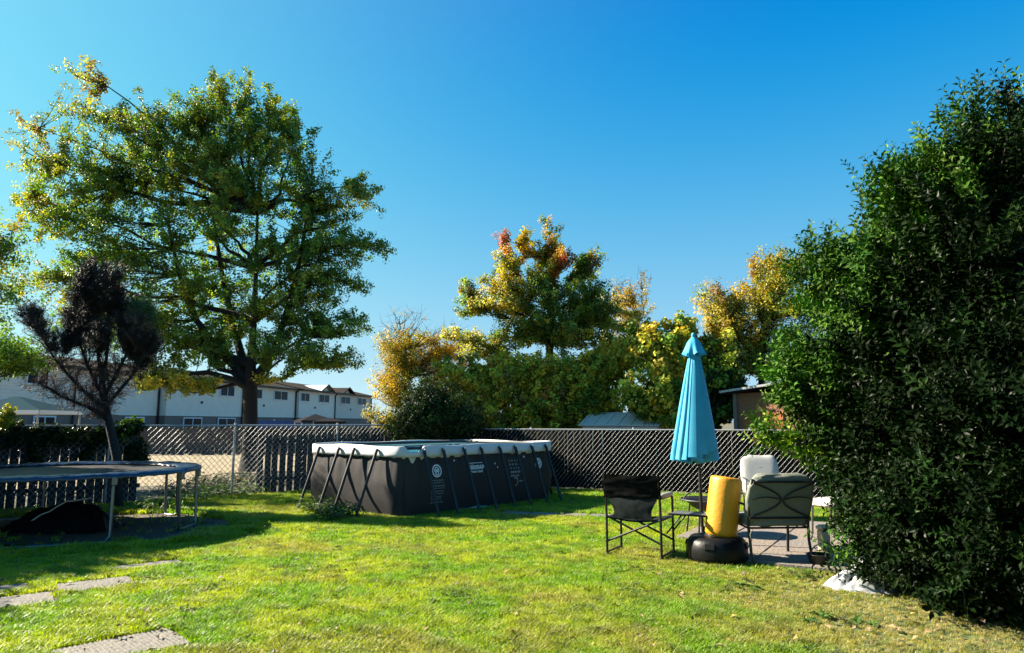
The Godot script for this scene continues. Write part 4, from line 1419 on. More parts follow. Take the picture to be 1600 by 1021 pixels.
func emblem(o: Node3D, t: float, h: float, r: float, label: String):
	var s := st()
	var ring := func(a: float, b: float, ry: float, cx: float, cy: float):
		grid(s, 28, 2, func(u, v):
			var g: float = TAU * u
			var q := lerpf(a, b, v)
			return front(t + cx + cos(g) * q, h + cy + sin(g) * q * ry, 0.006))
	ring.call(r * 0.76, r, 1.0, 0.0, 0.0)
	ring.call(r * 0.16, r * 0.36, 0.9, 0.0, r * 0.30)     # lamp globe
	ring.call(r * 0.20, r * 0.42, 0.75, 0.0, -r * 0.36)
	strip(s, t - r * .3, t + r * .3, h - 0.002, r * 0.22)
	strip(s, t - r * .52, t - r * .36, h + r * .1, r * 0.5)
	strip(s, t + r * .36, t + r * .52, h + r * .1, r * 0.5)
	var e := obj("emblem", s, "white_print", o)
	e.set_meta("label", label)


func print_lines(o: Node3D, t: float, h: float, w: float, n: int, step: float):
	var s := st()
	var r := RandomNumberGenerator.new()
	r.seed = 5
	for k in n:
		var x := t - w / 2
		var end := t + w / 2 * r.randf_range(0.55, 1.0)
		while x < end:
			var l := r.randf_range(0.02, 0.05)
			strip(s, x, minf(x + l, end), h - k * step, 0.010)
			if k % 2 == 0:
				strip(s, x, minf(x + l * .8, end), h - k * step - 0.016, 0.007)
			x += l + 0.014
	obj("small_print", s, "print_grey", o).set_meta("kind", "stuff")


func print_rows(o: Node3D):
	var s := st()
	var r := RandomNumberGenerator.new()
	r.seed = 8
	for k in 5:
		var x := 2.50 + (0.02 if k > 1 else 0.0)
		while x < 2.84 - 0.02 * k:
			var l := r.randf_range(0.02, 0.045)
			strip(s, x, x + l, 0.80 - k * 0.068, 0.028 if k < 3 else 0.036)
			x += l + (0.045 if k < 3 else 0.014)
	grid(s, 18, 1, func(u, v):
		var g: float = 2.4 - u * 4.0
		var q := lerpf(0.06, 0.085, v)
		return front(2.66 + cos(g) * q * .8, 0.42 + sin(g) * q, 0.006))
	strip(s, 2.76, 2.9, 0.42, 0.02)
	obj("printed_symbols", s, "print_grey", o).set_meta("kind", "stuff")


func words(o: Node3D, text: String, t: float, h: float, size: float):
	var tm := TextMesh.new()
	var f := SystemFont.new()
	f.font_names = PackedStringArray(["Droid Sans"])
	f.font_weight = 700
	tm.font = f
	tm.text = text
	tm.font_size = 64
	tm.pixel_size = size / 48.0
	tm.depth = 0.004
	var ar := tm.get_mesh_arrays()
	var v: PackedVector3Array = ar[Mesh.ARRAY_VERTEX]
	var ix = ar[Mesh.ARRAY_INDEX]
	var s := st()
	var order = ix if ix != null and ix.size() > 0 else range(v.size())
	for i in order:
		s.add_vertex(front(t + v[i].x, h + v[i].y - 0.0, 0.006 + v[i].z))
	var e := obj("lettering", s, "white_print", o)


# ------------------------------------------------------------------ trampoline
func trampoline():
	var R := 1.74
	var H := 0.855
	var o := thing("trampoline", "round trampoline with blue pad and steel legs at the left", "trampoline", Vector3(-6.35, 0, -10.15))
	var s := st()
	var ring := []
	for i in 64:
		var g := TAU * i / 64
		ring.append(Vector3(cos(g) * R, H - 0.03, sin(g) * R))
	tube(s, ring, 0.021, 8, true)
	obj("rim_tube", s, "steel", o)
	s = st()
	grid(s, 64, 10, func(u, v):
		var g: float = -TAU * (0.0 if u == 1.0 else u)
		var q = v * (R - 0.22)
		return Vector3(cos(g) * q, H - 0.035 - 0.035 * (1.0 - v * v), sin(g) * q))
	obj("jumping_mat", s, "mat_black", o)
	# sagging blue pad in strips
	s = st()
	grid(s, 220, 8, func(u, v):
		var g: float = -TAU * (0.0 if u == 1.0 else u)
		var w := 0.018 * noise.get_noise_2d(cos(g) * 26.0 + v * 3.0, sin(g) * 26.0) + 0.01 * noise.get_noise_2d(cos(g) * 60.0, sin(g) * 60.0 + v * 9.0)
		var q: float = [R + .045, R + .05, R + .035, R - .03, R - .1, R - .17, R - .24, R - .29, R - .30][roundi(v * 8)] + w * 0.6
		var y: float = [H - .05, H - .035, H - .004, H + .010, H + .012, H + .008, H + .002, H - .008, H - .02][roundi(v * 8)] + w
		return Vector3(cos(g) * q, y, sin(g) * q))
	obj("pad", s, "pad_blue", o)
	# springs
	s = st()
	for i in 72:
		var g := TAU * (i + .5) / 72
		var d := Vector3(cos(g), 0, sin(g))
		tube(s, [d * (R - .22) + Vector3(0, H - .04, 0), d * R + Vector3(0, H - .035, 0)], 0.012, 5)
	obj("springs", s, "steel", o).set_meta("kind", "stuff")
	var pairs := [[-95.0, -40.0], [-6.0, 14.0], [58.0, 67.0], [130.0, 165.0], [205.0, 235.0]]
	for p in pairs:
		var ends := []
		for a in p:
			var g := deg_to_rad(-a)
			var d := Vector3(cos(g), 0, sin(g))
			ends.append(d)
		s = st()
		var a0: Vector3 = ends[0] * (R + .01)
		var a1: Vector3 = ends[1] * (R + .01)
		var pts := [a0 + Vector3(0, H - .06, 0), a0 * 1.012 + Vector3(0, 0.10, 0), a0.lerp(a1, .03) * 1.012 + Vector3(0, 0.035, 0), a0.lerp(a1, .10) + Vector3(0, 0.022, 0), a0.lerp(a1, .9) + Vector3(0, 0.022, 0), a0.lerp(a1, .97) * 1.012 + Vector3(0, 0.035, 0), a1 * 1.012 + Vector3(0, 0.10, 0), a1 + Vector3(0, H - .06, 0)]
		tube(s, pts, 0.021, 10)
		var lg := obj("leg", s, "steel", o)
		for d in ends:
			s = st()
			box(s, d * (R + .03) + Vector3(0, H - .085, 0), Vector3(0.07, 0.11, 0.07), Basis(Vector3.UP, -atan2(d.z, d.x)), 0.012)
			obj("socket", s, "steel", lg)
	# things lying below it
	o = thing("black_tarp", "crumpled black tarp with frayed pale edge lying under the trampoline", "tarp", Vector3(-6.297, 0.000, -10.120))
	s = st()
	grid(s, 44, 22, func(u, v):
		var x: float = (u - .5) * 1.5
		var z: float = (v - .5) * 0.8
		var e := clampf(1.0 - pow(absf(u - .5) * 2.0, 2.2), 0, 1) * clampf(1.0 - pow(absf(v - .5) * 2.0, 2.0), 0, 1)
		return Vector3(x, 0.03 + e * (0.26 + 0.16 * u + 0.12 * noise.get_noise_2d(x * 5.0, z * 5.0)) + 0.05 * absf(noise.get_noise_2d(x * 14.0, z * 14.0)), z + 0.06 * noise.get_noise_2d(x * 6.0, 3.0)))
	obj("sheet", s, "tarp_black", o)
	s = st()
	var rp := []
	for k in 14:
		var t := k / 13.0
		rp.append(Vector3(lerpf(-.85, .48, t), 0.05 + 0.40 * smoothstep(0.2, 0.9, t) + .015 * sin(k * 2.1), 0.36 - .2 * t))
	tube(s, rp, 0.010, 5)
	obj("hem", s, "rope_white", o)
	o = thing("blue_tub", "dark blue plastic tub leaning by the black tarp", "tub", Vector3(-6.101, 0.000, -10.360), 0.3)
	s = st()
	lathe(s, [Vector2(0.0, 0.0), Vector2(.13, 0.0), Vector2(.15, 0.02), Vector2(.19, 0.20), Vector2(.205, 0.205), Vector2(.205, 0.22), Vector2(.19, .22), Vector2(.17, .21), Vector2(.14, .03), Vector2(0, .025)], 28, Transform3D(Basis(Vector3.RIGHT, 0.45), Vector3(0, .05, 0)))
	obj("bowl", s, "tub_blue", o)


# ------------------------------------------------------------------ umbrella and bag
func umbrella():
	var b := Vector3(2.327, 0.000, -8.846)
	var o := thing("patio_umbrella", "closed turquoise patio umbrella standing behind the punching bag", "umbrella", b)
	var lean := Basis(Vector3.BACK, 0.012)
	var s := st()
	tube(s, [lean * Vector3(0, 0.02, 0), lean * Vector3(0, 2.5, 0)], 0.021, 12)
	obj("pole", s, "chair_frame_dark", o)
	s = st()
	lathe(s, [Vector2(0, 0), Vector2(.20, 0), Vector2(.21, .02), Vector2(.20, .045), Vector2(.06, .07), Vector2(.035, .09), Vector2(.035, .24), Vector2(.0, .24)], 24)
	obj("base", s, "bag_base", o)
	var fold := func(g: float, y: float) -> float:
		var t := clampf((2.38 - y) / 1.3, 0, 1)
		var tw := g + 0.25 * t + 0.12 * sin(y * 3.0 + g)
		var c := absf(cos(tw * 3.5 + 0.6 + 0.55 * sin(g * 2.0 + 1.0)))
		return lerpf(0.06, 0.30, pow(t, 0.9)) * (0.42 + 0.58 * pow(c, 0.55) + 0.06 * sin(g * 3.0 + 1.0))
	s = st()
	grid(s, 192, 26, func(u, v):
		var g: float = -TAU * (0.0 if u == 1.0 else u)
		var y := lerpf(2.44, 1.10, v)
		if v > 0.999: y -= 0.05 * absf(cos(g * 4.0 + 0.9)) + 0.03 * sin(g)
		var r: float = fold.call(g, y)
		return lean * Vector3(cos(g) * r - 0.075 * clampf((2.38 - y) / 1.3, 0, 1), y, sin(g) * r))
	# hem turned inwards
	grid(s, 192, 3, func(u, v):
		var g: float = -TAU * (0.0 if u == 1.0 else u)
		var r: float = fold.call(g, 1.10) * lerpf(1.0, 0.42, v)
		var y = 1.10 - 0.05 * absf(cos(g * 4.0 + 0.9)) - 0.03 * sin(g) - 0.03 * v
		return lean * Vector3(cos(g) * r - 0.075, y, sin(g) * r))
	var cn := obj("canopy", s, "umbrella_blue", o)
	s = st()
	grid(s, 96, 8, func(u, v):
		var g: float = -TAU * (0.0 if u == 1.0 else u)
		var y := lerpf(2.575, 2.345, pow(v, 0.8))
		var r = lerpf(0.02, 0.135, pow(v, 0.75)) * (1.0 + 0.16 * v * cos(g * 8.0)) + (0.04 if v > 0.05 else 0.0) * minf(v * 6.0, 1.0)
		if v > 0.99: y += 0.016 * cos(g * 8.0)
		return lean * Vector3(cos(g) * r * .82, y, sin(g) * r * .82))
	obj("vent_cap", s, "umbrella_blue", o)
	s = st()
	lathe(s, [Vector2(0.02, 2.55), Vector2(.022, 2.575), Vector2(.028, 2.59), Vector2(.02, 2.62), Vector2(0, 2.63)], 12, Transform3D(lean, Vector3.ZERO))
	obj("finial", s, "umbrella_blue", o)
	# wrapped panels: flat strips of cloth lying over each other
	for k in 5:
		s = st()
		var g0: float = [-2.35, -1.95, -1.45, -1.05, -0.55][k]
		grid(s, 6, 20, func(u, v):
			var y := lerpf(2.33, 1.06 + 0.03 * k, v)
			var g: float = -(g0 + (u - .5) * 0.55)
			var r: float = lerpf(0.066, 0.298, pow(v, 0.9)) * (0.97 + 0.06 * u)
			return lean * Vector3(cos(g) * r - 0.075 * v, y, sin(g) * r))
		obj("panel", s, "umbrella_blue", cn)


func punching_bag():
	var b := Vector3(2.234, 0.000, -7.932)
	var o := thing("punching_bag", "yellow free-standing punching bag leaning on its round black base", "punching bag", b)
	var s := st()
	lathe(s, [Vector2(0, 0.0), Vector2(.27, 0.0), Vector2(.315, .02), Vector2(.33, .07), Vector2(.325, .16), Vector2(.305, .23), Vector2(.27, .27), Vector2(.17, .285), Vector2(.13, .262), Vector2(0, .262)], 40)
	obj("base", s, "bag_base", o)
	s = st()
	for k in 4:
		var g := k * TAU / 4 + .5
		box(s, Vector3(cos(g) * .305, .19, sin(g) * .305), Vector3(.05, .07, .12), Basis(Vector3.UP, -g) * Basis(Vector3.BACK, 0.25), .012)
	obj("grip", s, "bag_base", o)
	s = st()
	lathe(s, [Vector2(0, .258), Vector2(.15, .258), Vector2(.165, .28), Vector2(.12, .33), Vector2(0.07, .36)], 24, Transform3D(Basis.IDENTITY, Vector3(.03, 0, 0)))
	obj("collar", s, "dark_metal", o)
	var ax := Transform3D(Basis(Vector3.BACK, -0.155) * Basis(Vector3.RIGHT, -0.03), Vector3(.035, .255, 0.02))
	s = st()
	var prof := [Vector2(0, .012), Vector2(.12, .012), Vector2(.155, .022), Vector2(.168, .045), Vector2(.171, .1), Vector2(.172, .2), Vector2(.171, .3), Vector2(.172, .4), Vector2(.173, .5), Vector2(.172, .6), Vector2(.168, .632), Vector2(.155, .648), Vector2(.12, .655), Vector2(0, .658)]
	grid(s, 48, prof.size() - 1, func(u, v):
		var q: Vector2 = prof[roundi(v * (prof.size() - 1))]
		var g: float = -TAU * (0.0 if u == 1.0 else u)
		var r := q.x * (1.0 + 0.022 * noise.get_noise_3d(cos(g) * 2.2, q.y * 6.0, sin(g) * 2.2))
		return ax * Vector3(r * cos(g), q.y + 0.03 * q.x * noise.get_noise_2d(cos(g) * 3.0, sin(g) * 3.0 + q.y), r * sin(g)))
	obj("bag", s, "bag_yellow", o)


# ------------------------------------------------------------------ chairs
func camp_chair():
	var o := thing("camp_chair", "black folding camp chair with side table, seen from behind", "chair", Vector3(1.46, 0, -8.27), deg_to_rad(-29.0))
	# local: x right, -z forward (away from the camera)
	var w := 0.315
	var s: SurfaceTool
	for sg in [-1.0, 1.0]:
		s = st()
		tube(s, [Vector3(w * sg, 0.0, .22), Vector3(w * sg, .45, .22), Vector3(w * sg, .62, .225), Vector3(w * sg, .92, .29)], 0.0145, 8)
		obj("rear_leg", s, "dark_metal", o)
		s = st()
		tube(s, [Vector3(w * sg, 0.0, -.24), Vector3(w * sg, .62, -.24), Vector3(w * sg, .655, -.225), Vector3(w * sg, .665, -.19), Vector3(w * sg, .665, .22)], 0.0145, 8)
		obj("front_leg", s, "dark_metal", o)
		s = st()
		cushion(s, Vector3(w * sg, .69, -.02), Vector3(.055, .05, .42), Basis.IDENTITY, 0.5)
		obj("armrest", s, "armrest", o)
		s = st()
		tube(s, [Vector3(w * sg, .43, -.25), Vector3(w * sg, .43, .22)], 0.0125, 8)
		tube(s, [Vector3(w * sg, .05, -.24), Vector3(w * sg, .05, .22)], 0.011, 8)
		obj("side_rail", s, "dark_metal", o)
		# scissor legs, front and back
		for z in [-.215, .205]:
			s = st()
			tube(s, [Vector3(-w * sg, .17, z + .012 * sg), Vector3(w * sg, .44, z + .012 * sg)], 0.012, 8)
			obj("cross_brace", s, "dark_metal", o)
		for z in [-.24, .22]:
			s = st()
			lathe(s, [Vector2(0, -.004), Vector2(.021, -.004), Vector2(.021, .035), Vector2(.016, .04)], 12, Transform3D(Basis.IDENTITY, Vector3(w * sg, 0.004, z)))
			obj("foot", s, "bag_base", o)
	s = st()
	grid(s, 20, 12, func(u, v):
		return Vector3((u - .5) * w * 1.9, .44 - .03 * sin(PI * u) + .005 * noise.get_noise_2d(u * 9, v * 9), lerpf(-.25, .2, v)))
	grid(s, 20, 12, func(u, v):
		return Vector3((.5 - u) * w * 1.9, .425 - .03 * sin(PI * u), lerpf(-.25, .2, v)))
	obj("seat", s, "chair_grey", o)
	# back: wide upper band and narrower pouch below, with creases
	for face in [0, 1]:
		pass
	s = st()
	for off in [0.0, 0.014]:
		grid(s, 34, 14, func(u, v):
			var uu: float = u if off > 0.0 else 1.0 - u
			var y := lerpf(.925, .66, v)
			var half := (w + .018)
			var z := .225 + maxf(0, y - .62) * .21
			var sag = .012 * sin(PI * uu) * (1.0 - v)
			return Vector3((uu - .5) * 2.0 * half, y - sag + .006 * noise.get_noise_2d(uu * 8.0, 1.0), z + off + .012 * sin(PI * uu) + .016 * noise.get_noise_2d(uu * 5.0 + v * 3.0, v * 9.0)))
	obj("backrest", s, "chair_black", o)
	s = st()
	for off in [0.0, 0.012]:
		grid(s, 24, 12, func(u, v):
			var uu: float = u if off > 0.0 else 1.0 - u
			var y := lerpf(.70, .43, v)
			var half := lerpf(w - .02, .215, smoothstep(0.0, .75, v)) + .02 * smoothstep(.75, 1.0, v)
			return Vector3((uu - .5) * 2.0 * half, y, .232 + off + .02 * sin(PI * v) * sin(PI * uu) + .006 * noise.get_noise_2d(uu * 9.0, v * 7.0)))
	obj("lower_back", s, "chair_grey", o)
	# folding side table
	s = st()
	box(s, Vector3(w + .24, .485, -.12), Vector3(.40, .014, .27), Basis(Vector3.BACK, -.02), .004)
	var tb := obj("side_table", s, "table_top", o)
	s = st()
	var c := Vector3(w + .24, .485, -.12)
	tube(s, [c + Vector3(-.21, 0, .14), c + Vector3(.2, 0, .14), c + Vector3(.215, 0, .12), c + Vector3(.215, 0, -.12), c + Vector3(.2, 0, -.14), c + Vector3(-.21, 0, -.14)], .011, 8)
	obj("table_rim", s, "dark_metal", tb)
	for z in [.13, -.13]:
		s = st()
		tube(s, [Vector3(w, .27, -.12 + z), Vector3(w + .17, .475, -.12 + z)], .009, 8)
		obj("table_strut", s, "dark_metal", tb)


func patio_chair_frame(o: Node3D, cushion_mat: String, frame_mat: String):
	# local: x right, -z forward; a metal chair with cushions
	var w := 0.27
	var s: SurfaceTool
	for sg in [-1.0, 1.0]:
		s = st()
		tube(s, [Vector3(w * sg, 0, .30), Vector3(w * sg * .98, .22, .255), Vector3(w * sg, .40, .24), Vector3(w * sg, .62, .29), Vector3(w * sg * .97, .92, .39)], 0.0135, 8)
		obj("rear_leg", s, frame_mat, o)
		s = st()
		tube(s, [Vector3(w * sg, 0, -.27), Vector3(w * sg, .40, -.24), Vector3(w * sg, .58, -.23), Vector3(w * sg, .62, -.19), Vector3(w * sg * 1.03, .625, 0), Vector3(w * sg, .61, .28)], 0.0135, 8)
		obj("front_leg", s, frame_mat, o)
		s = st()
		tube(s, [Vector3(w * sg, .38, -.25), Vector3(w * sg, .36, .24)], 0.012, 8)
		obj("side_rail", s, frame_mat, o)
	s = st()
	tube(s, [Vector3(-w, .38, -.245), Vector3(w, .38, -.245)], .012, 8)
	tube(s, [Vector3(-w, .36, .24), Vector3(w, .36, .24)], .012, 8)
	obj("cross_rail", s, frame_mat, o)
	# back lattice of two bowed bars
	var back := Basis(Vector3.RIGHT, 0.33)
	var org := Vector3(0, .40, .262)
	s = st()
	tube(s, [org + back * Vector3(-w, .52, 0), org + back * Vector3(w, .52, 0)], .012, 8)
	obj("back_rail", s, frame_mat, o)
	s = st()
	tube(s, [org + back * Vector3(-w, .08, 0), org + back * Vector3(w, .08, 0)], .010, 8)
	obj("back_rail", s, frame_mat, o)
	for sg in [-1.0, 1.0]:
		s = st()
		var pts := []
		for k in 13:
			var t := k / 12.0
			pts.append(org + back * Vector3(sg * (w - .26 * sin(PI * t)), lerpf(.09, .51, t), .004 + .004 * sg))
		tube(s, pts, .009, 8)
		obj("back_bow", s, frame_mat, o)
		s = st()
		pts = []
		for k in 7:
			var t := k / 6.0
			pts.append(org + back * Vector3(sg * lerpf(.02, w, t), .31 + .03 * sin(PI * t), .006))
		tube(s, pts, .007, 6)
		obj("back_bar", s, frame_mat, o)
	s = st()
	cushion(s, Vector3(0, .43, -.01), Vector3(.56, .12, .56), Basis.IDENTITY, .32, .10)
	obj("seat_cushion", s, cushion_mat, o)
	s = st()
	cushion(s, org + back * Vector3(0, .27, -.075), Vector3(.58, .62, .13), back, .42, .10)
	var bc := obj("back_cushion", s, cushion_mat, o)
	# stitched arc across the cushion front
	s = st()
	var arc := []
	for k in 13:
		var g := PI * (0.12 + 0.76 * k / 12.0)
		arc.append(org + back * Vector3(cos(g) * .19, .20 + sin(g) * .17, -.136 + .012 * absf(cos(g))))
	tube(s, arc, .006, 6)
	obj("piping", s, cushion_mat, bc)
	s = st()
	for sg in [-1.0, 1.0]:
		tube(s, [org + Vector3(sg * .25, -.05, .02), org + Vector3(sg * .28, -.10, .05), org + Vector3(sg * .265, -.17, .04)], .005, 5)
	obj("tie", s, cushion_mat, o)


func patio_chairs():
	var g := "cushioned metal chairs on the patio"
	var o := thing("patio_chair", "cushioned patio chair with crossed bow back turned to the camera", "chair", Vector3(2.83, .05, -7.98), deg_to_rad(4.0), g)
	patio_chair_frame(o, "cushion_green", "chair_frame_dark")
	o.scale = Vector3(1.22, 0.93, 1.0)
	var p := Vector3(3.821, 0.000, -11.083)
	o = thing("patio_chair", "white cushioned patio chair facing the camera behind the bag", "chair", p + Vector3(0.1, .05, -.15), deg_to_rad(168.0), g)
	patio_chair_frame(o, "cushion_white", "chair_frame")
	o.scale = Vector3(1.0, 0.94, 1.0)
	var c := o
	p = Vector3(4.170, 0.000, -9.465)
	o = c.duplicate()
	o.name = numbered("patio_chair")
	add_child(o)
	tag(o, "white cushioned chair half hidden by bush, only its seat end showing", "chair", g)
	o.position = p + Vector3(.26, .05, 0.1)
	o.rotation.y = deg_to_rad(70.0)
	o = c.duplicate()
	o.name = numbered("patio_chair")
	add_child(o)
	tag(o, "white cushioned chair glimpsed through the leaves of the bush", "chair", g)
	o.position = Vector3(4.35, .05, -9.5)
	o.rotation.y = deg_to_rad(118.0)


func fire_pit():
	var o := thing("fire_pit", "small round black fire pit on legs between umbrella and chair", "fire pit", Vector3(2.62, 0.03, -9.6))
	var s := st()
	lathe(s, [Vector2(0, .30), Vector2(.12, .31), Vector2(.22, .36), Vector2(.29, .43), Vector2(.36, .445), Vector2(.37, .45), Vector2(.37, .458), Vector2(.29, .452), Vector2(.21, .375), Vector2(.11, .325), Vector2(0, .315)], 32)
	obj("bowl", s, "fire_bowl", o)
	s = st()
	var ring := []
	for k in 32:
		ring.append(Vector3(cos(TAU * k / 32) * .365, .455, sin(TAU * k / 32) * .365))
	tube(s, ring, .012, 6, true)
	obj("rim", s, "mesh_dark", o)
	for k in 4:
		s = st()
		var g := TAU * k / 4 + .7
		tube(s, [Vector3(cos(g) * .27, .42, sin(g) * .27), Vector3(cos(g) * .33, .0, sin(g) * .33)], .012, 6)
		obj("leg", s, "fire_bowl", o)
	s = st()
	var hp := []
	for k in 11:
		var t := PI * k / 10
		hp.append(Vector3(cos(t) * .34, .455 + sin(t) * .13, 0.02))
	tube(s, hp, .008, 6)
	obj("handle", s, "mesh_dark", o)


# ------------------------------------------------------------------ small things
func small_things():
	rng.seed = 143
	# white bag at the foot of the bush
	var o := thing("plastic_bag", "crumpled white plastic bag on the grass at the bush foot", "bag", Vector3(3.068, 0.000, -6.632) + Vector3(0.04, 0.0, -.05), -0.4)
	var s := st()
	grid(s, 110, 26, func(u, v):
		var a: float = -TAU * (0.0 if u == 1.0 else u)
		var edge := 0.235 + 0.05 * cos(a - 0.4) + 0.05 * noise.get_noise_2d(cos(a) * 3.0, sin(a) * 3.0 + 4.0)
		var q: float = 0.03 + 0.97 * v
		var fold := sin(a * 9.0 + 2.0 * sin(a * 2.0) + v * 2.5) * 0.022 + sin(a * 17.0 - v * 4.0) * 0.009
		var hgt := 0.22 * (1.0 - pow(q, 1.25)) * (1.0 + 0.25 * cos(a + 0.6)) + fold * sin(PI * v) * 1.2 + 0.05 * noise.get_noise_2d(cos(a) * q * 5.0, sin(a) * q * 5.0) * sin(PI * v)
		if v > 0.85: hgt = lerpf(hgt, 0.005, (v - 0.85) / 0.15)
		return Vector3(0.07 * (1.0 - v) + cos(a) * q * edge * 1.3, maxf(hgt, 0.004), sin(a) * q * edge * 0.8))
	obj("bag", s, "plastic_white", o)
	s = st()
	grid(s, 20, 8, func(u, v):
		var a: float = -TAU * (0.0 if u == 1.0 else u)
		var r := lerpf(.035, .07, v) * (1.0 + .3 * sin(a * 5.0))
		return Vector3(.075 + v * .05 + cos(a) * r * .6, .20 + v * .09, sin(a) * r * .6))
	obj("gathered_neck", s, "plastic_white", o)
	# cream container on the patio
	o = thing("plastic_container", "narrow cream plastic container standing on the patio beside the bush", "container", Vector3(3.551, 0.000, -8.265) + Vector3(0, .05, 0), 0.3)
	s = st()
	box(s, Vector3(0, .12, 0), Vector3(.11, .24, .11), Basis.IDENTITY, .015)
	box(s, Vector3(0, .262, 0), Vector3(.125, .04, .125), Basis.IDENTITY, .012)
	obj("body", s, "cream", o)
	s = st()
	box(s, Vector3(0, .288, 0), Vector3(.08, .012, .08), Basis.IDENTITY, .005)
	obj("lid", s, "cream", o)
	# dark basket with a handle
	o = thing("wire_basket", "small dark basket with thin hoop handle on the patio edge", "basket", Vector3(3.187, 0.000, -7.560) + Vector3(0, .05, 0), 0.5)
	s = st()
	lathe(s, [Vector2(0, 0), Vector2(.09, 0), Vector2(.12, .09), Vector2(.128, .095), Vector2(.12, .10), Vector2(.09, .02), Vector2(0, .015)], 20)
	obj("bowl", s, "chair_frame_dark", o)
	s = st()
	var hp := []
	for k in 13:
		var t := PI * k / 12
		hp.append(Vector3(cos(t) * .12, .09 + sin(t) * .10, 0))
	tube(s, hp, .006, 6)
	obj("handle", s, "chair_frame", o)
	# dry leaf cluster hung on the fence
	o = thing("fence_ornament", "small orange leaf-shaped ornament hanging on the slatted fence", "ornament", Vector3(4.938, 1.148, -14.400))
	s = st()
	for k in 6:
		var g := TAU * k / 6.0
		leaf(s, Vector3.ZERO, Vector3(cos(g), sin(g), .15), Vector3.BACK, .095, .07, .1)
	obj("leaf", s, "ornament_orange", o)
	s = st()
	tube(s, [Vector3(0, -.3, -.02), Vector3(0, .15, -.02)], .006, 5)
	obj("wire", s, "chair_frame_dark", o)
	# broken branch sticking out of the bush
	o = thing("dead_branch", "pale broken branch sticking out low from the dark bush", "branch", Vector3(3.428, 0.299, -5.600))
	s = st()
	tube(s, [Vector3(-.16, -.02, 0), Vector3(-.02, .0, .03), Vector3(.10, .035, .05)], [.006, .008, .004], 6)
	obj("stem", s, "concrete", o)
	s = st()
	tube(s, [Vector3(-.02, 0, .03), Vector3(.0, -.09, .04), Vector3(.01, -.22, .02)], [.005, .004, .002], 5)
	obj("side_stem", s, "concrete", o)
	# pale clods and leaves that lie in the grass
	var xs := []
	var cols := PackedColorArray()
	s = st()
	leaf(s, Vector3(0, 0, 0), Vector3(0, 0, -1), Vector3.UP, .06, .045, .2)
	s.generate_normals()
	var lm := s.commit()
	for k in 900:
		var z := -lerpf(4.2, 12.0, pow(rng.randf(), 1.5))
		var x := rng.randf_range(-.85, .85) * -z
		if in_patio(Vector2(x, z)) or not Geometry2D.is_point_in_polygon(Vector2(x, z), PackedVector2Array(YARD)): continue
		xs.append(Transform3D(aim(Vector3.UP + rv() * .8, rng.randf() * TAU, rng.randf_range(.5, 1.1)), Vector3(x, rng.randf_range(.02, .045), z)))
		cols.append([Color(.14, .09, .04), Color(.22, .15, .06), Color(.08, .05, .03), Color(.30, .22, .05)][k % 4])
	var fl := many("fallen_leaves", lm, "dry_leaf", xs, cols)
	tag(fl, "dry brown leaves scattered over the lawn", "leaves")


# ------------------------------------------------------------------ grass
func lawn_weeds():
	rng.seed = 157
	var s := st()
	for k in 9:
		var g := TAU * k / 9.0 + 0.3 * sin(k * 3.0)
		leaf(s, Vector3.ZERO, Vector3(cos(g), 0.35 + 0.2 * sin(k * 2.0), sin(g)), Vector3.UP, .065 + .02 * sin(k * 5.0), .03, .25)
	s.generate_normals()
	var m := s.commit()
	var xs := []
	var cols := PackedColorArray()
	for k in 46:
		var z := -lerpf(4.4, 11.0, pow(rng.randf(), 1.3))
		var c := Vector2(rng.randf_range(-.7, .45) * -z, z)
		if in_patio(c): continue
		for q in rng.randi_range(3, 16):
			var p := c + Vector2(rng.randfn(), rng.randfn()) * .11
			if slabs.any(func(k): return absf((p - k[0]).rotated(k[2]).x) < k[1].x + .06 and absf((p - k[0]).rotated(k[2]).y) < k[1].y + .06): continue
			xs.append(Transform3D(aim(Vector3.UP + rv() * .25, rng.randf() * TAU, rng.randf_range(.5, 1.1)), Vector3(p.x, .02, p.y)))
			cols.append([Color(.035, .085, .02), Color(.05, .11, .02), Color(.08, .14, .03), Color(.06, .07, .03)][rng.randi() % 4])
	var o := many("lawn_weeds", m, "vine_leaf", xs, cols)
	tag(o, "small flat dark green weeds scattered through the lawn", "weeds")


func tuft(sd: int, n: int, hgt: float, wid: float, spread: float) -> Mesh:
	var r := RandomNumberGenerator.new()
	r.seed = sd
	var s := st()
	for i in n:
		var g := r.randf() * TAU
		var b := Vector3(cos(g), 0, sin(g)) * r.randf() * spread
		var lean := Vector3(r.randf_range(-1, 1), 0, r.randf_range(-1, 1)) * 0.75
		var h := hgt * r.randf_range(.55, 1.15)
		var a := r.randf() * TAU
		var w := Vector3(cos(a), 0, sin(a)) * wid * .5
		var m := b + Vector3.UP * h * .55 + lean * h * .3
		var t := b + Vector3.UP * h * .9 + lean * h * 1.0
		tri(s, b - w, b + w, m + w * .8)
		tri(s, b - w, m + w * .8, m - w * .8)
		tri(s, m - w * .8, m + w * .8, t)
	s.generate_normals()
	s.index()
	return s.commit()


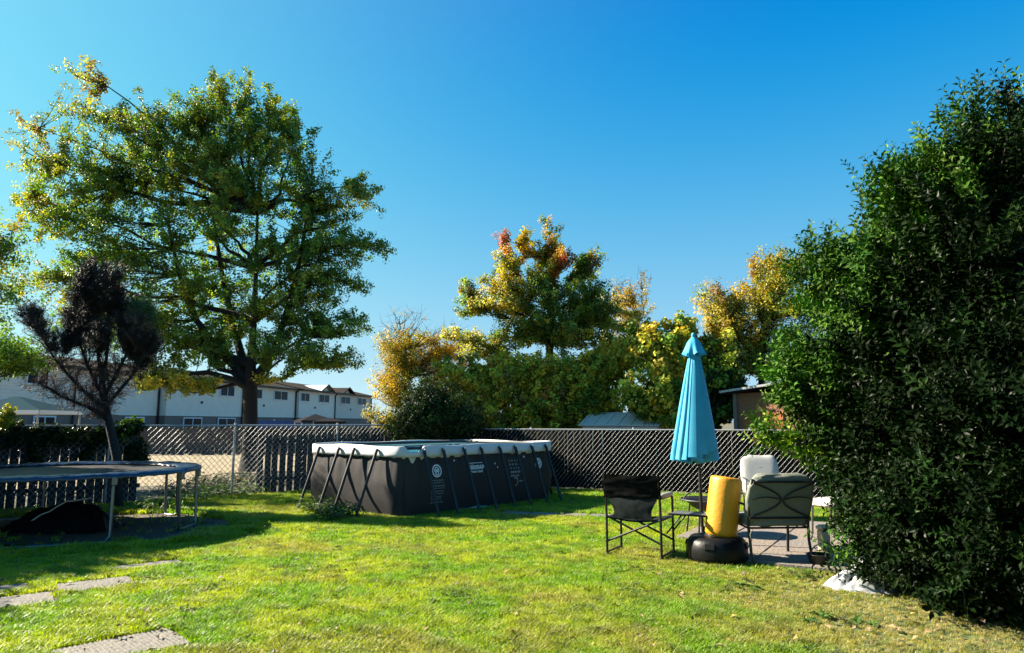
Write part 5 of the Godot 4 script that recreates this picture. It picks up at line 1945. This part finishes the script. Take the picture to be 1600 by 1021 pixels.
func lawn_grass():
	rng.seed = 150
	var yard := PackedVector2Array(YARD)
	var pool_c := Vector2(-1.436, -13.67)
	var pa := deg_to_rad(49.0)
	var xs := []
	var cols := PackedColorArray()
	var n2 := FastNoiseLite.new()
	n2.seed = 3
	n2.frequency = 0.9
	n2.fractal_octaves = 4
	var n3 := FastNoiseLite.new()
	n3.seed = 21
	n3.frequency = 3.5
	n3.fractal_octaves = 2
	var bands := [[3.2, 6.2, 2300.0], [6.2, 9.0, 1350.0], [9.0, 13.0, 720.0], [13.0, 18.2, 420.0]]
	for b in bands:
		var wide: float = b[1] * 0.80 + 1.4
		var num := int((b[1] - b[0]) * wide * 2.0 * b[2])
		for k in num:
			var p := Vector2(rng.randf_range(-wide, wide), -rng.randf_range(b[0], b[1]))
			if p.x > 4.2 and p.y > -9.0: continue
			if not Geometry2D.is_point_in_polygon(p, yard) or in_patio(p): continue
			var q := (p - pool_c).rotated(pa)
			if absf(q.x) < PL / 2 - .02 and absf(q.y) < PW / 2 - .02: continue
			var e := ((p - Vector2(-6.4, -10.2)) / Vector2(2.35, 1.75)).length() + 0.2 * n2.get_noise_2dv(p * 1.5)
			if e < 1.0 and rng.randf() < 0.99: continue
			var skip := false
			for s in slabs:
				var w: Vector2 = (p - s[0]).rotated(s[2])
				var ragged := 0.05 * n3.get_noise_2dv(p * 1.3) + rng.randf_range(-.015, .015)
				if absf(w.x) < s[1].x + .015 + ragged and absf(w.y) < s[1].y + .015 + ragged:
					skip = true
					break
			if skip: continue
			var nz := n2.get_noise_2dv(p)
			var fine := n3.get_noise_2dv(p)
			# drier to the right and towards the bush
			var dry := smoothstep(-0.6, 3.2, p.x + 1.6 * nz) * smoothstep(-9.5, -5.5, p.y + nz)
			var worn := smoothstep(1.9, 0.3, Vector2(p.x - 3.3, (p.y + 5.6) * .8).length() - .5 * nz)
			if worn > .35 and rng.randf() < worn * .55: continue
			if nz < -.42 and rng.randf() < .5: continue
			var sc := rng.randf_range(.7, 1.25) * (1.0 + .35 * fine) * (1.0 - .3 * dry) * (1.0 - .35 * worn)
			if b[0] > 8.0: sc *= 1.15
			if e < 1.25: sc *= 1.6
			xs.append(Transform3D(Basis(Vector3.UP, rng.randf() * TAU).scaled(Vector3(sc * 1.1, sc, sc * 1.1)), Vector3(p.x, .002, p.y)))
			var c := Color(.21, .36, .016).lerp(Color(.42, .46, .028), clampf(.45 + nz * 2.0 + rng.randf_range(-.3, .3), 0, 1))
			c = c.lerp(Color(.21, .27, .07), dry * .75)
			c = c.lerp(Color(.46, .36, .16), clampf(worn * .8 + (.6 if rng.randf() < .06 + .12 * dry else 0.0), 0, 1))
			c = c.lerp(Color(.40, .33, .10), .65 * smoothstep(.12, .5, n2.get_noise_2dv(p * .55 + Vector2(31, 7)) + .25 * fine))
			c = c.lerp(Color(.05, .11, .015), clampf(fine * .9, 0, .6))
			cols.append(c * rng.randf_range(.75, 1.2))
	var o := many("grass", tuft(31, 9, .05, .0065, .03), "grass_blade", xs, cols)
	tag(o, "sunlit yellow-green grass of the whole back lawn", "grass")
